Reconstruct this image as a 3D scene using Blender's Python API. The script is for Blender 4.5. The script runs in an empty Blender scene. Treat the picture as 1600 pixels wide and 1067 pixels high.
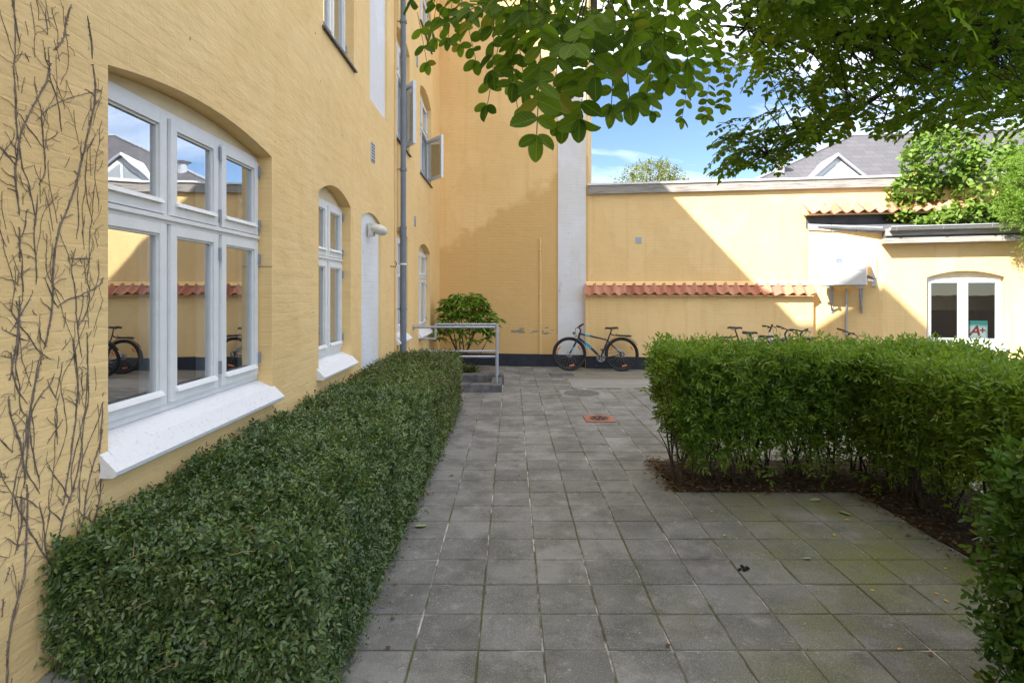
import bpy, bmesh, math, random
import numpy as np
from mathutils import Vector, Matrix
from mathutils.geometry import tessellate_polygon

random.seed(7)
rng = np.random.default_rng(7)
SC = bpy.context.scene
COL = SC.collection
R = math.radians

# ------------------------------------------------------------------ camera
EYE = 1.66
FPX = 892.0                       # focal length in pixels of a 1600 px wide picture
cam_d = bpy.data.cameras.new('camera')
cam = bpy.data.objects.new('camera', cam_d)
COL.objects.link(cam)
cam.location = (0, 0, EYE)
cam.rotation_euler = (R(90), 0, 0)
cam_d.sensor_width = 36.0
cam_d.lens = 36.0 * FPX / 1600.0
cam_d.shift_y = -76.5 / 1600.0
cam_d.clip_start = 0.05
cam_d.clip_end = 2000.0
SC.camera = cam

# ------------------------------------------------------------------ sun, sky, exposure
SUN = Vector((-1.0, -0.70, 1.133)).normalized()       # towards the sun
sun_d = bpy.data.lights.new('sun', 'SUN')
sun_d.energy = 2.9
sun_d.angle = R(0.6)
sun_d.color = (1.0, 0.95, 0.87)
sun = bpy.data.objects.new('sun', sun_d)
COL.objects.link(sun)
sun.location = SUN * 60
sun.rotation_euler = SUN.to_track_quat('Z', 'Y').to_euler()

world = bpy.data.worlds.new('World')
SC.world = world
world.use_nodes = True
wn = world.node_tree.nodes
wl = world.node_tree.links
wn.clear()
w_out = wn.new('ShaderNodeOutputWorld')
w_bg = wn.new('ShaderNodeBackground')
w_sky = wn.new('ShaderNodeTexSky')
w_sky.sky_type = 'NISHITA'
w_sky.sun_disc = False
w_sky.sun_elevation = math.asin(SUN.z)
w_sky.sun_rotation = math.atan2(SUN.x, SUN.y)
w_sky.altitude = 1500
w_sky.air_density = 1.0
w_sky.dust_density = 0.0
w_sky.ozone_density = 3.0
w_bg.inputs['Strength'].default_value = 0.05
# broken cloud, thickened and brightened mostly out of view to light the shaded yard
w_tc = wn.new('ShaderNodeTexCoord')
w_sep = wn.new('ShaderNodeSeparateXYZ')
w_add = wn.new('ShaderNodeMath'); w_add.operation = 'ADD'; w_add.inputs[1].default_value = 0.22
w_abs = wn.new('ShaderNodeMath'); w_abs.operation = 'MAXIMUM'; w_abs.inputs[1].default_value = 0.05
w_dv = wn.new('ShaderNodeVectorMath'); w_dv.operation = 'DIVIDE'
w_cb = wn.new('ShaderNodeCombineXYZ')
wl.new(w_tc.outputs['Generated'], w_sep.inputs[0])
wl.new(w_sep.outputs['Z'], w_add.inputs[0])
wl.new(w_add.outputs[0], w_abs.inputs[0])
for k in range(3):
    wl.new(w_abs.outputs[0], w_cb.inputs[k])
wl.new(w_tc.outputs['Generated'], w_dv.inputs[0])
wl.new(w_cb.outputs[0], w_dv.inputs[1])
w_map = wn.new('ShaderNodeMapping')
w_map.inputs['Location'].default_value = (0.4, 5.2, 0.0)
w_map.inputs['Scale'].default_value = (0.8, 1.5, 0.3)
wl.new(w_dv.outputs[0], w_map.inputs[0])
w_no = wn.new('ShaderNodeTexNoise')
w_no.inputs['Scale'].default_value = 1.15
w_no.inputs['Detail'].default_value = 7
w_no.inputs['Roughness'].default_value = 0.55
w_no.inputs['Distortion'].default_value = 0.4
wl.new(w_map.outputs[0], w_no.inputs['Vector'])
w_rp = wn.new('ShaderNodeValToRGB')
w_rp.color_ramp.elements[0].position = 0.43
w_rp.color_ramp.elements[0].color = (0, 0, 0, 1)
w_rp.color_ramp.elements[1].position = 0.72
w_rp.color_ramp.elements[1].color = (1, 1, 1, 1)
wl.new(w_no.outputs['Fac'], w_rp.inputs[0])
w_mx = wn.new('ShaderNodeMix'); w_mx.data_type = 'RGBA'
w_mx.inputs['B'].default_value = (22.0, 21.3, 20.2, 1)
w_el = wn.new('ShaderNodeMapRange'); w_el.interpolation_type = 'SMOOTHSTEP'      # clear towards the horizon, all the way round
w_el.inputs['From Min'].default_value = 0.10; w_el.inputs['From Max'].default_value = 0.42; w_el.inputs['To Min'].default_value = 0.10
wl.new(w_sep.outputs['Z'], w_el.inputs['Value'])
w_mul = wn.new('ShaderNodeMath'); w_mul.operation = 'MULTIPLY'
wl.new(w_rp.outputs['Color'], w_mul.inputs[0]); wl.new(w_el.outputs[0], w_mul.inputs[1])
wl.new(w_mul.outputs[0], w_mx.inputs['Factor'])
wl.new(w_sky.outputs[0], w_mx.inputs['A'])
wl.new(w_mx.outputs['Result'], w_bg.inputs['Color'])
wl.new(w_bg.outputs[0], w_out.inputs[0])

SC.render.engine = 'CYCLES'
SC.cycles.use_denoising = True
SC.cycles.max_bounces = 8
SC.cycles.diffuse_bounces = 5
SC.cycles.glossy_bounces = 4
SC.cycles.transparent_max_bounces = 12
SC.cycles.transmission_bounces = 4
SC.cycles.caustics_reflective = False
SC.cycles.caustics_refractive = False
SC.view_settings.view_transform = 'Standard'
SC.view_settings.look = 'None'
SC.view_settings.gamma = 1.0
SC.view_settings.use_curve_mapping = False
SC.view_settings.exposure = 2.3

# ------------------------------------------------------------------ node helpers
class NT:
    def __init__(s, name, rough=0.8, metal=0.0, spec=0.4):
        s.m = bpy.data.materials.new(name)
        s.m.use_nodes = True
        s.t = s.m.node_tree
        s.n = s.t.nodes
        s.b = s.n['Principled BSDF']
        s.out = s.n['Material Output']
        s.b.inputs['Roughness'].default_value = rough
        s.b.inputs['Metallic'].default_value = metal
        s.b.inputs['Specular IOR Level'].default_value = spec
        s._tc = None
    def link(s, a, b): s.t.links.new(a, b)
    def obj(s):
        if s._tc is None: s._tc = s.n.new('ShaderNodeTexCoord')
        return s._tc.outputs['Object']
    def pos(s):
        return s.n.new('ShaderNodeNewGeometry').outputs['Position']
    def island(s):
        return s.n.new('ShaderNodeNewGeometry').outputs['Random Per Island']
    def orand(s):
        return s.n.new('ShaderNodeObjectInfo').outputs['Random']
    def put(s, v, sock):
        if hasattr(v, 'is_output'): s.link(v, sock)
        elif isinstance(v, (tuple, list)): sock.default_value = (*v, 1) if len(v) == 3 and len(sock.default_value) == 4 else v
        else: sock.default_value = v
    def math(s, op, a, b=0.0, clamp=False):
        x = s.n.new('ShaderNodeMath'); x.operation = op; x.use_clamp = clamp
        s.put(a, x.inputs[0]); s.put(b, x.inputs[1]); return x.outputs[0]
    def sep(s, v):
        x = s.n.new('ShaderNodeSeparateXYZ'); s.put(v, x.inputs[0]); return x.outputs
    def comb(s, a, b, c=0.0):
        x = s.n.new('ShaderNodeCombineXYZ'); s.put(a, x.inputs[0]); s.put(b, x.inputs[1]); s.put(c, x.inputs[2]); return x.outputs[0]
    def noise(s, scale, detail=4, rough=0.55, vec=None, dist=0.0):
        x = s.n.new('ShaderNodeTexNoise')
        x.inputs['Scale'].default_value = scale; x.inputs['Detail'].default_value = detail
        x.inputs['Roughness'].default_value = rough; x.inputs['Distortion'].default_value = dist
        s.link(vec if vec is not None else s.obj(), x.inputs['Vector']); return x.outputs['Fac']
    def mapping(s, vec, scale=(1, 1, 1), loc=(0, 0, 0), rot=(0, 0, 0)):
        x = s.n.new('ShaderNodeMapping'); s.link(vec, x.inputs[0])
        x.inputs['Location'].default_value = loc; x.inputs['Scale'].default_value = scale; x.inputs['Rotation'].default_value = rot
        return x.outputs[0]
    def ramp(s, fac, stops):
        x = s.n.new('ShaderNodeValToRGB'); e = x.color_ramp.elements
        while len(e) < len(stops): e.new(0.5)
        for i, (p, c) in enumerate(stops):
            e[i].position = p
            e[i].color = (c, c, c, 1) if not isinstance(c, (tuple, list)) else (*c[:3], 1)
        s.link(fac, x.inputs[0]); return x.outputs['Color']
    def mix(s, fac, a, b, mode='MIX'):
        x = s.n.new('ShaderNodeMix'); x.data_type = 'RGBA'; x.blend_type = mode
        s.put(fac, x.inputs['Factor']); s.put(a, x.inputs['A']); s.put(b, x.inputs['B']); return x.outputs['Result']
    def bump(s, h, strength=0.3, dist=0.01, normal=None):
        x = s.n.new('ShaderNodeBump'); x.inputs['Strength'].default_value = strength; x.inputs['Distance'].default_value = dist
        s.link(h, x.inputs['Height'])
        if normal is not None: s.link(normal, x.inputs['Normal'])
        return x.outputs[0]
    def color(s, v): s.put(v, s.b.inputs['Base Color']); return s
    def normal(s, v): s.link(v, s.b.inputs['Normal']); return s

def plain(name, col, rough=0.6, metal=0.0, var=0.12, scale=9.0, bump=0.0, bscale=60.0, spec=0.4):
    N = NT(name, rough, metal, spec)
    f = N.noise(scale, 5, 0.6)
    lo = tuple(c * (1 - var) for c in col); hi = tuple(min(1, c * (1 + var)) for c in col)
    N.color(N.ramp(f, [(0.3, lo), (0.7, hi)]))
    if bump > 0:
        N.normal(N.bump(N.noise(bscale, 4, 0.6), bump, 0.004))
    return N.m

def brick_height(N, vec2, soft=1.0, w=0.24, h=0.0665):
    wob = N.noise(5.0, 3, 0.5, vec2)
    x = N.n.new('ShaderNodeVectorMath'); x.operation = 'MULTIPLY_ADD'
    cx = N.comb(wob, wob, 0.0)
    N.link(cx, x.inputs[0]); x.inputs[1].default_value = (0.06, 0.034, 0); N.link(vec2, x.inputs[2])
    b = N.n.new('ShaderNodeTexBrick')
    b.inputs['Scale'].default_value = 1.0
    b.inputs['Brick Width'].default_value = w
    b.inputs['Row Height'].default_value = h
    b.inputs['Mortar Size'].default_value = 0.007
    b.inputs['Mortar Smooth'].default_value = soft
    b.inputs['Color1'].default_value = (1, 1, 1, 1); b.inputs['Color2'].default_value = (0.8, 0.8, 0.8, 1)
    b.inputs['Mortar'].default_value = (0.45, 0.45, 0.45, 1)
    N.link(x.outputs[0], b.inputs['Vector'])
    return b.outputs['Color']

def painted_brick(name, col, strength=0.35, var=0.10, extra=None, rough=0.85, dirt=0.25, lump=1.0, course=0.5, patch=0.45):
    """Limewashed brick: colour with faint stains, relief of courses and brush lumps."""
    N = NT(name, rough, 0, 0.25)
    o = N.sep(N.obj())
    v2 = N.comb(o[0], o[2], 0.0)
    big = N.noise(0.55, 5, 0.6, N.comb(o[0], o[2], o[1]))
    mid = N.noise(3.0, 6, 0.65, N.mapping(v2, (1, 0.55, 1)))
    lo = tuple(c * (1 - var) for c in col); hi = tuple(min(1, c * (1 + var * 0.7)) for c in col)
    c = N.ramp(big, [(0.3, lo), (0.7, hi)])
    c = N.mix(N.math('MULTIPLY', N.ramp(mid, [(0.35, 1.0), (0.62, 0.0)]), dirt), c, tuple(x * y for x, y in zip(col, (0.78, 0.68, 0.52))))
    fine = N.noise(38.0, 4, 0.7, v2)
    c = N.mix(N.math('MULTIPLY', N.ramp(fine, [(0.66, 0.0), (0.74, 1.0)]), 0.35), c, tuple(min(1, x * 1.1 + 0.05) for x in col))
    # repainted patches with firm edges, rain streaks, grime towards nothing in particular
    pt = N.noise(0.9, 4, 0.45, N.mapping(v2, (1, 1, 1), (8, 3, 0)), 0.6)
    c = N.mix(N.math('MULTIPLY', N.ramp(pt, [(0.53, 0.0), (0.56, 1.0)]), patch), c, tuple(min(1, x * y) for x, y in zip(col, (1.05, 1.08, 1.16))))
    sk = N.noise(2.4, 5, 0.6, N.mapping(v2, (3.2, 0.22, 1), (2, 5, 0)))
    c = N.mix(N.math('MULTIPLY', N.ramp(sk, [(0.54, 0.0), (0.74, 1.0)]), patch * 0.8), c, tuple(x * y for x, y in zip(col, (0.80, 0.72, 0.58))))
    spk = N.noise(17.0, 2, 0.4, N.mapping(v2, (1, 1, 1), (4, 9, 0)))
    c = N.mix(N.math('MULTIPLY', N.ramp(spk, [(0.755, 0.0), (0.775, 1.0)]), 0.55), c, (0.16, 0.10, 0.05))
    if extra: c = extra(N, c, o, v2)
    N.color(c)
    hb = brick_height(N, v2)
    h = N.math('ADD', N.math('MULTIPLY', hb, course),
               N.math('ADD', N.math('MULTIPLY', N.noise(7.0, 4, 0.55, N.mapping(v2, (0.55, 1.2, 1))), 1.1 * lump),
                      N.math('MULTIPLY', N.noise(75.0, 3, 0.6, v2), 0.16)))
    N.normal(N.bump(h, strength, 0.02))
    return N.m

def leaf_mat(name, dark, light, trans=0.35, rough=0.45, old=None, spec=0.4, vein=False, patches=None):
    N = NT(name, rough, 0, spec)
    rnd = N.math('FRACT', N.math('ADD', N.island(), N.math('MULTIPLY', N.orand(), 7.3)))
    stops = [(0.0, dark), (0.75, light), (1.0, tuple(min(1, c * 1.15) for c in light))]
    if old: stops = [(0.0, dark), (0.8, light), (0.955, light), (0.985, old)]
    c = N.ramp(rnd, stops)
    c = N.mix(0.35, c, N.ramp(N.noise(1.6, 3, 0.5, N.pos()), [(0.35, dark), (0.65, light)]))
    if patches:                                   # browned or newly grown parts of the plant
        for (sc, lo_, hi_, amt, pc, lc) in patches:
            c = N.mix(N.math('MULTIPLY', N.ramp(N.noise(sc, 4, 0.6, N.mapping(N.pos(), (1, 1, 1), lc)), [(lo_, 0.0), (hi_, 1.0)]), amt), c, pc)
    if vein:
        o = N.sep(N.obj()); ax = N.math('ABSOLUTE', o[0])
        rib = N.ramp(ax, [(0.012, 1.0), (0.03, 0.0)])
        sv = N.math('SINE', N.math('MULTIPLY', N.math('SUBTRACT', o[1], N.math('MULTIPLY', ax, 0.7)), 44.0))
        c = N.mix(N.math('MULTIPLY', rib, 0.5), c, tuple(min(1, x * 1.7 + 0.03) for x in light))
        c = N.mix(N.math('MULTIPLY', N.ramp(sv, [(0.75, 0.0), (1.0, 1.0)]), 0.22), c, tuple(min(1, x * 1.5) for x in light))
        c = N.mix(N.math('MULTIPLY', N.ramp(N.noise(3.0, 4, 0.6, N.comb(o[0], o[1], N.math('MULTIPLY', N.orand(), 90.0))), [(0.66, 0.0), (0.74, 1.0)]), 0.6), c, (0.16, 0.12, 0.03))
        N.normal(N.bump(N.math('ADD', sv, N.math('MULTIPLY', rib, 3.0)), 0.25, 0.02))
    N.color(c)
    tr = N.n.new('ShaderNodeBsdfTranslucent')
    N.link(N.mix(1.0, c, (1.0, 1.0, 0.45), 'MULTIPLY'), tr.inputs['Color'])
    ms = N.n.new('ShaderNodeMixShader'); ms.inputs[0].default_value = trans
    N.link(N.b.outputs[0], ms.inputs[1]); N.link(tr.outputs[0], ms.inputs[2]); N.link(ms.outputs[0], N.out.inputs[0])
    return N.m

# ------------------------------------------------------------------ mesh helpers
class MB:
    """Collects shapes and links them as one mesh object."""
    def __init__(s): s.v = []; s.f = []
    def add(s, vs, fs):
        k = len(s.v); s.v += [tuple(p) for p in vs]; s.f += [tuple(i + k for i in f) for f in fs]; return s
    def box(s, x0, x1, y0, y1, z0, z1):
        vs = [(x0,y0,z0),(x1,y0,z0),(x1,y1,z0),(x0,y1,z0),(x0,y0,z1),(x1,y0,z1),(x1,y1,z1),(x0,y1,z1)]
        return s.add(vs, [(0,3,2,1),(4,5,6,7),(0,1,5,4),(1,2,6,5),(2,3,7,6),(3,0,4,7)])
    def hexa(s, vs):
        return s.add(vs, [(0,3,2,1),(4,5,6,7),(0,1,5,4),(1,2,6,5),(2,3,7,6),(3,0,4,7)])
    def cbox(s, x0, x1, y0, y1, z0, z1, c=0.01):
        """box with its upper edges chamfered"""
        vs = [(x0,y0,z0),(x1,y0,z0),(x1,y1,z0),(x0,y1,z0),
              (x0,y0,z1-c),(x1,y0,z1-c),(x1,y1,z1-c),(x0,y1,z1-c),
              (x0+c,y0+c,z1),(x1-c,y0+c,z1),(x1-c,y1-c,z1),(x0+c,y1-c,z1)]
        fs = [(0,3,2,1),(8,9,10,11)]
        for i in range(4):
            j = (i+1) % 4; fs += [(i,j,4+j,4+i),(4+i,4+j,8+j,8+i)]
        return s.add(vs, fs)
    def tube(s, pts, r, n=8, cap=True, closed=False):
        pts = [Vector(p) for p in pts]; m = len(pts)
        rs = r if isinstance(r, (list, tuple)) else [r] * m
        ref = None; vs = []
        for i, p in enumerate(pts):
            if closed: d = pts[(i+1) % m] - pts[i-1]
            else: d = pts[min(i+1, m-1)] - pts[max(i-1, 0)]
            if d.length < 1e-9: d = Vector((0, 0, 1))
            d.normalize()
            if ref is None:
                ref = Vector((0, 0, 1)) if abs(d.z) < 0.9 else Vector((1, 0, 0))
            a = d.cross(ref)
            if a.length < 1e-6: a = d.cross(Vector((0.3, 1, 0.2)))
            a.normalize(); b = d.cross(a).normalized(); ref = a.cross(d).normalized()
            for k in range(n):
                t = 2 * math.pi * k / n
                vs.append(p + (a * math.cos(t) + b * math.sin(t)) * rs[i])
        fs = []
        for i in range(m if closed else m - 1):
            j = (i + 1) % m
            for k in range(n):
                l = (k + 1) % n; fs.append((i*n+k, i*n+l, j*n+l, j*n+k))
        if cap and not closed:
            fs.append(tuple(range(n-1, -1, -1))); fs.append(tuple((m-1)*n + k for k in range(n)))
        return s.add(vs, fs)
    def ring(s, c, r, tr, axis='y', seg=40, n=8):
        pts = []
        for k in range(seg):
            t = 2*math.pi*k/seg
            if axis == 'y': pts.append((c[0]+r*math.cos(t), c[1], c[2]+r*math.sin(t)))
            elif axis == 'z': pts.append((c[0]+r*math.cos(t), c[1]+r*math.sin(t), c[2]))
            else: pts.append((c[0], c[1]+r*math.cos(t), c[2]+r*math.sin(t)))
        return s.tube(pts, tr, n, closed=True)
    def prism(s, prof, x0, x1):
        """profile of (y, z) points swept along x"""
        n = len(prof)
        vs = [(x0, y, z) for y, z in prof] + [(x1, y, z) for y, z in prof]
        fs = [tuple(range(n)), tuple(range(2*n-1, n-1, -1))] + [(i, n+i, n+(i+1) % n, (i+1) % n) for i in range(n)]
        return s.add(vs, fs)
    def plate(s, outline, y0, y1):
        """outline of (x, z) points given thickness along y"""
        n = len(outline)
        vs = [(x, y0, z) for x, z in outline] + [(x, y1, z) for x, z in outline]
        fs = [tuple(range(n)), tuple(range(2*n-1, n-1, -1))] + [(i, n+i, n+(i+1) % n, (i+1) % n) for i in range(n)]
        return s.add(vs, fs)
    def mesh(s, name, mat):
        me = bpy.data.meshes.new(name); me.from_pydata(s.v, [], s.f); me.update()
        if mat: me.materials.append(mat)
        return me
    def build(s, name, mat, parent=None, smooth=False, fix=True, bevel=0.0, loc=None, rot=None):
        me = s.mesh(name, mat)
        if fix or bevel:
            bm = bmesh.new(); bm.from_mesh(me)
            bmesh.ops.recalc_face_normals(bm, faces=bm.faces[:])
            if bevel:
                ed = [e for e in bm.edges if len(e.link_faces) == 2 and e.calc_face_angle(0) > 0.6]
                bmesh.ops.bevel(bm, geom=ed, offset=bevel, segments=2, affect='EDGES', clamp_overlap=True)
            bm.to_mesh(me); bm.free()
        if smooth:
            me.polygons.foreach_set('use_smooth', [True] * len(me.polygons))
            try: me.set_sharp_from_angle(angle=R(40))
            except Exception: pass
        o = bpy.data.objects.new(name, me); COL.objects.link(o)
        if parent: o.parent = parent
        if loc: o.location = loc
        if rot: o.rotation_euler = rot
        return o

def tag(o, label=None, cat=None, group=None, kind=None):
    if label: o['label'] = label
    if cat: o['category'] = cat
    if group: o['group'] = group
    if kind: o['kind'] = kind
    return o

def empty(name, loc=(0, 0, 0), rz=0.0):
    o = bpy.data.objects.new(name, None); COL.objects.link(o)
    o.location = loc; o.rotation_euler = (0, 0, rz); o.empty_display_size = 0.2
    return o

def inst(name, me, parent, mat4=None, loc=None):
    o = bpy.data.objects.new(name, me); COL.objects.link(o); o.parent = parent
    if mat4 is not None: o.matrix_local = mat4
    if loc is not None: o.location = loc
    return o

def copy_tree(o, parent=None):
    c = o.copy(); COL.objects.link(c); c.parent = parent
    for ch in list(o.children): copy_tree(ch, c)
    return c

def text_part(name, body, size, mat, parent, mtx, extrude=0.002, shear=0.0, bold=0.0):
    cu = bpy.data.curves.new(name, 'FONT'); cu.body = body; cu.size = size
    cu.align_x = 'CENTER'; cu.align_y = 'CENTER'; cu.extrude = extrude; cu.shear = shear; cu.offset = bold
    cu.resolution_u = 3
    tmp = bpy.data.objects.new(name, cu)
    me = bpy.data.meshes.new_from_object(tmp); bpy.data.objects.remove(tmp)
    me.name = name; me.materials.clear(); me.materials.append(mat)
    o = bpy.data.objects.new(name, me); COL.objects.link(o); o.parent = parent; o.matrix_local = mtx
    return o

def norm(a): return a / np.maximum(np.linalg.norm(a, axis=-1, keepdims=True), 1e-9)

HEX = np.array([(0, 0, 0), (-0.42, 0.28, 0.06), (-0.40, 0.66, 0.06), (0, 1, -0.06), (0.40, 0.66, 0.06), (0.42, 0.28, 0.06)])
_ov = [(-0.22, 0.06), (-0.38, 0.19), (-0.48, 0.36), (-0.5, 0.53), (-0.45, 0.71), (-0.32, 0.87), (-0.14, 0.97)]
OVAL = np.array([(0, 0, 0)] + [(x, y, 0.10*abs(x) + 0.05*(y-.5)**2) for x, y in _ov] + [(0, 1, -0.04)] + [(-x, y, 0.10*abs(x) + 0.05*(y-.5)**2) for x, y in _ov[::-1]])
HEART = np.array([(0, 0, 0), (-0.42, -0.08, 0.06), (-0.55, 0.25, 0.08), (-0.3, 0.7, 0.05), (0, 1, -0.06), (0.3, 0.7, 0.05), (0.55, 0.25, 0.08), (0.42, -0.08, 0.06)])
LANCE = np.array([(0, 0, 0), (-0.4, 0.3, 0.08), (-0.42, 0.6, 0.05), (0, 1, -0.12), (0.42, 0.6, 0.05), (0.4, 0.3, 0.08)])

def leaf_mesh(name, P, D, Nn, L, W, mat, shape=HEX):
    """many leaves as one mesh: base points, axes, normals, lengths, widths"""
    D = norm(D); S = norm(np.cross(D, Nn)); U = np.cross(S, D)
    n = len(P); k = len(shape)
    V = (P[:, None, :] + S[:, None, :] * (shape[None, :, 0:1] * W[:, None, None])
         + D[:, None, :] * (shape[None, :, 1:2] * L[:, None, None])
         + U[:, None, :] * (shape[None, :, 2:3] * L[:, None, None])).reshape(-1, 3)
    h = k // 2
    left = list(range(0, h + 1)); right = [0] + list(range(h, k))
    base = np.arange(n)[:, None] * k
    loops = np.concatenate([base + np.array(left)[None], base + np.array(right)[None]], axis=1).reshape(-1)
    tot = np.tile([len(left), len(right)], n)
    start = np.concatenate([[0], np.cumsum(tot)[:-1]])
    me = bpy.data.meshes.new(name)
    me.vertices.add(len(V)); me.vertices.foreach_set('co', V.astype(np.float32).ravel())
    me.loops.add(len(loops)); me.loops.foreach_set('vertex_index', loops.astype(np.int32))
    me.polygons.add(len(tot)); me.polygons.foreach_set('loop_start', start.astype(np.int32)); me.polygons.foreach_set('loop_total', tot.astype(np.int32))
    me.update(calc_edges=True); me.validate()
    me.materials.append(mat)
    return me

def leaf_obj(name, P, D, Nn, L, W, mat, parent, shape=HEX, stuff=True):
    o = bpy.data.objects.new(name, leaf_mesh(name, P, D, Nn, L, W, mat, shape)); COL.objects.link(o); o.parent = parent
    if stuff: o['kind'] = 'stuff'
    return o

def unit_leaf(name, mat, shape):
    return leaf_mesh(name, np.zeros((1, 3)), np.array([[0, 1., 0]]), np.array([[0, 0, 1.]]), np.ones(1), np.ones(1), mat, shape)

def leaf_parts(me, P, D, Nn, L, W, parent, name='leaf'):
    D = norm(D); S = norm(np.cross(D, Nn)); U = np.cross(S, D)
    for i in range(len(P)):
        m = Matrix(((S[i,0]*W[i], D[i,0]*L[i], U[i,0]*L[i], P[i,0]), (S[i,1]*W[i], D[i,1]*L[i], U[i,1]*L[i], P[i,1]),
                    (S[i,2]*W[i], D[i,2]*L[i], U[i,2]*L[i], P[i,2]), (0, 0, 0, 1)))
        o = inst(name, me, parent); o.matrix_local = m

def sprigs(P, D, Nn, slen, pairs, L, W, spread=1.0, jit=0.25):
    """leaf arrays for twigs with leaves in pairs: base points P, twig axis D, rough up Nn"""
    n = len(P); D = norm(D); S = norm(np.cross(D, Nn)); U = np.cross(S, D)
    out = [[], [], [], [], []]
    for k in range(pairs):
        f = (k + 0.6) / pairs
        for sg in (-1, 1):
            b = P + D * (slen * f)[:, None]
            d = D * 0.55 + S * (sg * spread) + rng.normal(0, jit, (n, 3))
            nn = U + rng.normal(0, 0.45, (n, 3))
            sc = rng.uniform(0.55, 1.25, n) * (1.0 - 0.35 * abs(f - 0.45))
            out[0].append(b); out[1].append(d); out[2].append(nn); out[3].append(L * sc); out[4].append(W * sc)
    b = P + D * slen[:, None]
    out[0].append(b); out[1].append(D + rng.normal(0, jit, (n, 3))); out[2].append(U + rng.normal(0, 0.4, (n, 3)))
    out[3].append(L * 0.9); out[4].append(W * 0.9)
    return [np.concatenate(o) for o in out]

def vnoise(p, s, seed=0):
    """cheap smooth noise from sines, about -1..1"""
    r = np.random.default_rng(seed); a = np.zeros(len(p))
    for k in range(6):
        w = r.normal(0, 1, 3) * s * (1 + 0.35 * k); a += np.sin(p @ w + r.uniform(0, 6.28)) / (1 + 0.3 * k)
    return a / 3.2

def ground_at(px, py):
    d = FPX * EYE / (py - 457.0); return ((px - 800) / FPX * d, d)
def at(px, py, d):
    return ((px - 800) / FPX * d, d, EYE - (py - 457) / FPX * d)

# ------------------------------------------------------------------ materials
OCHRE = (0.87, 0.62, 0.295)
def back_extra(N, c, o, v2):
    # older darker coat of paint low on the wall, with a ragged upper edge
    edge = N.math('ADD', N.math('MULTIPLY', o[0], 0.62), 2.55)
    wob = N.math('MULTIPLY', N.math('SUBTRACT', N.noise(1.8, 6, 0.6, v2), 0.5), 1.3)
    m = N.math('SUBTRACT', N.math('ADD', edge, wob), o[2])
    m = N.ramp(N.math('ADD', N.math('MULTIPLY', m, 1.6), 0.5), [(0.30, 0.0), (0.62, 1.0)])
    c = N.mix(N.math('MULTIPLY', m, 0.7), c, (0.66, 0.42, 0.16))
    # flaked paint in a band above the plinth
    band = N.math('SUBTRACT', 1.0, N.math('MULTIPLY', N.math('ABSOLUTE', N.math('SUBTRACT', o[2], 0.78)), 2.6), True)
    side = N.ramp(N.math('MULTIPLY', o[0], 0.29), [(0.40, 0.0), (0.50, 1.0)])
    f = N.noise(3.6, 5, 0.6, N.mapping(v2, (1, 2.6, 1), (3.3, 1.2, 0)))
    f = N.ramp(N.math('MULTIPLY', N.math('MULTIPLY', f, band), side), [(0.47, 0.0), (0.49, 1.0)])
    return N.mix(f, c, (0.30, 0.27, 0.22))
M = {}
M['ochre'] = painted_brick('ochre_limewash', OCHRE, 0.38, 0.06, dirt=0.20, lump=1.5, course=0.22, patch=0.3)
M['ochre_back'] = painted_brick('ochre_limewash_gable', OCHRE, 0.45, 0.06, back_extra, dirt=0.16, lump=0.6, course=0.4)
M['ochre_low'] = painted_brick('ochre_limewash_yard_wall', OCHRE, 0.45, 0.05, dirt=0.14, lump=0.6, course=0.4)
def white_extra(N, c, o, v2):
    s = N.noise(4.0, 7, 0.75, N.mapping(v2, (1.6, 0.45, 1)))
    g = N.noise(0.8, 2, 0.5, v2)
    return N.mix(N.math('MULTIPLY', N.ramp(s, [(0.56, 0.0), (0.72, 1.0)]), N.ramp(g, [(0.45, 0.0), (0.7, 0.6)])), c, (0.13, 0.13, 0.15))
M['white_brick'] = painted_brick('white_limewash', (0.78, 0.79, 0.82), 0.4, 0.05, white_extra, dirt=0.12, lump=0.6, course=0.4)
def tar_wall(name):
    return plain(name, (0.028, 0.032, 0.045), 0.75, var=0.3, scale=6, bump=0.3, bscale=25)
M['plinth'] = tar_wall('black_plinth_paint')
M['wood_white'] = plain('white_window_paint', (0.80, 0.81, 0.82), 0.42, var=0.04, scale=14, bump=0.04, bscale=90)
M['sill_white'] = None
def mk_sill():
    N = NT('rough_white_sill', 0.9, 0, 0.2)
    a = N.noise(45, 5, 0.8); b = N.noise(3.0, 4, 0.6)
    f = N.math('MULTIPLY', N.ramp(a, [(0.55, 0.0), (0.68, 1.0)]), N.ramp(b, [(0.35, 0.15), (0.7, 0.75)]))
    N.color(N.mix(f, (0.78, 0.78, 0.80), (0.30, 0.30, 0.31)))
    N.normal(N.bump(N.math('ADD', N.noise(55, 4, 0.7), N.noise(9, 3, 0.5)), 0.5, 0.008))
    return N.m
M['sill_white'] = mk_sill()
M['slate'] = plain('dark_slate', (0.10, 0.10, 0.11), 0.7, var=0.3, scale=12, bump=0.2)
M['cream'] = plain('cream_head_paint', (0.74, 0.64, 0.44), 0.7, var=0.08, scale=6, bump=0.2)
M['hinge'] = plain('grey_hinge_metal', (0.30, 0.33, 0.38), 0.5, 0.4, scale=30)
M['room'] = plain('dim_room', (0.16, 0.13, 0.10), 0.9, var=0.2, scale=2)
M['room_dark'] = plain('grey_dim_room', (0.07, 0.07, 0.072), 0.9, var=0.2, scale=2)
M['pipe_grey'] = plain('grey_blue_pipe_paint', (0.17, 0.20, 0.25), 0.45, 0.0, var=0.12, scale=7, bump=0.05)
M['galv'] = plain('galvanised_steel', (0.42, 0.46, 0.52), 0.42, 0.55, var=0.15, scale=12)
M['zinc'] = plain('zinc_sheet', (0.50, 0.52, 0.55), 0.45, 0.5, var=0.12, scale=5)
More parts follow.
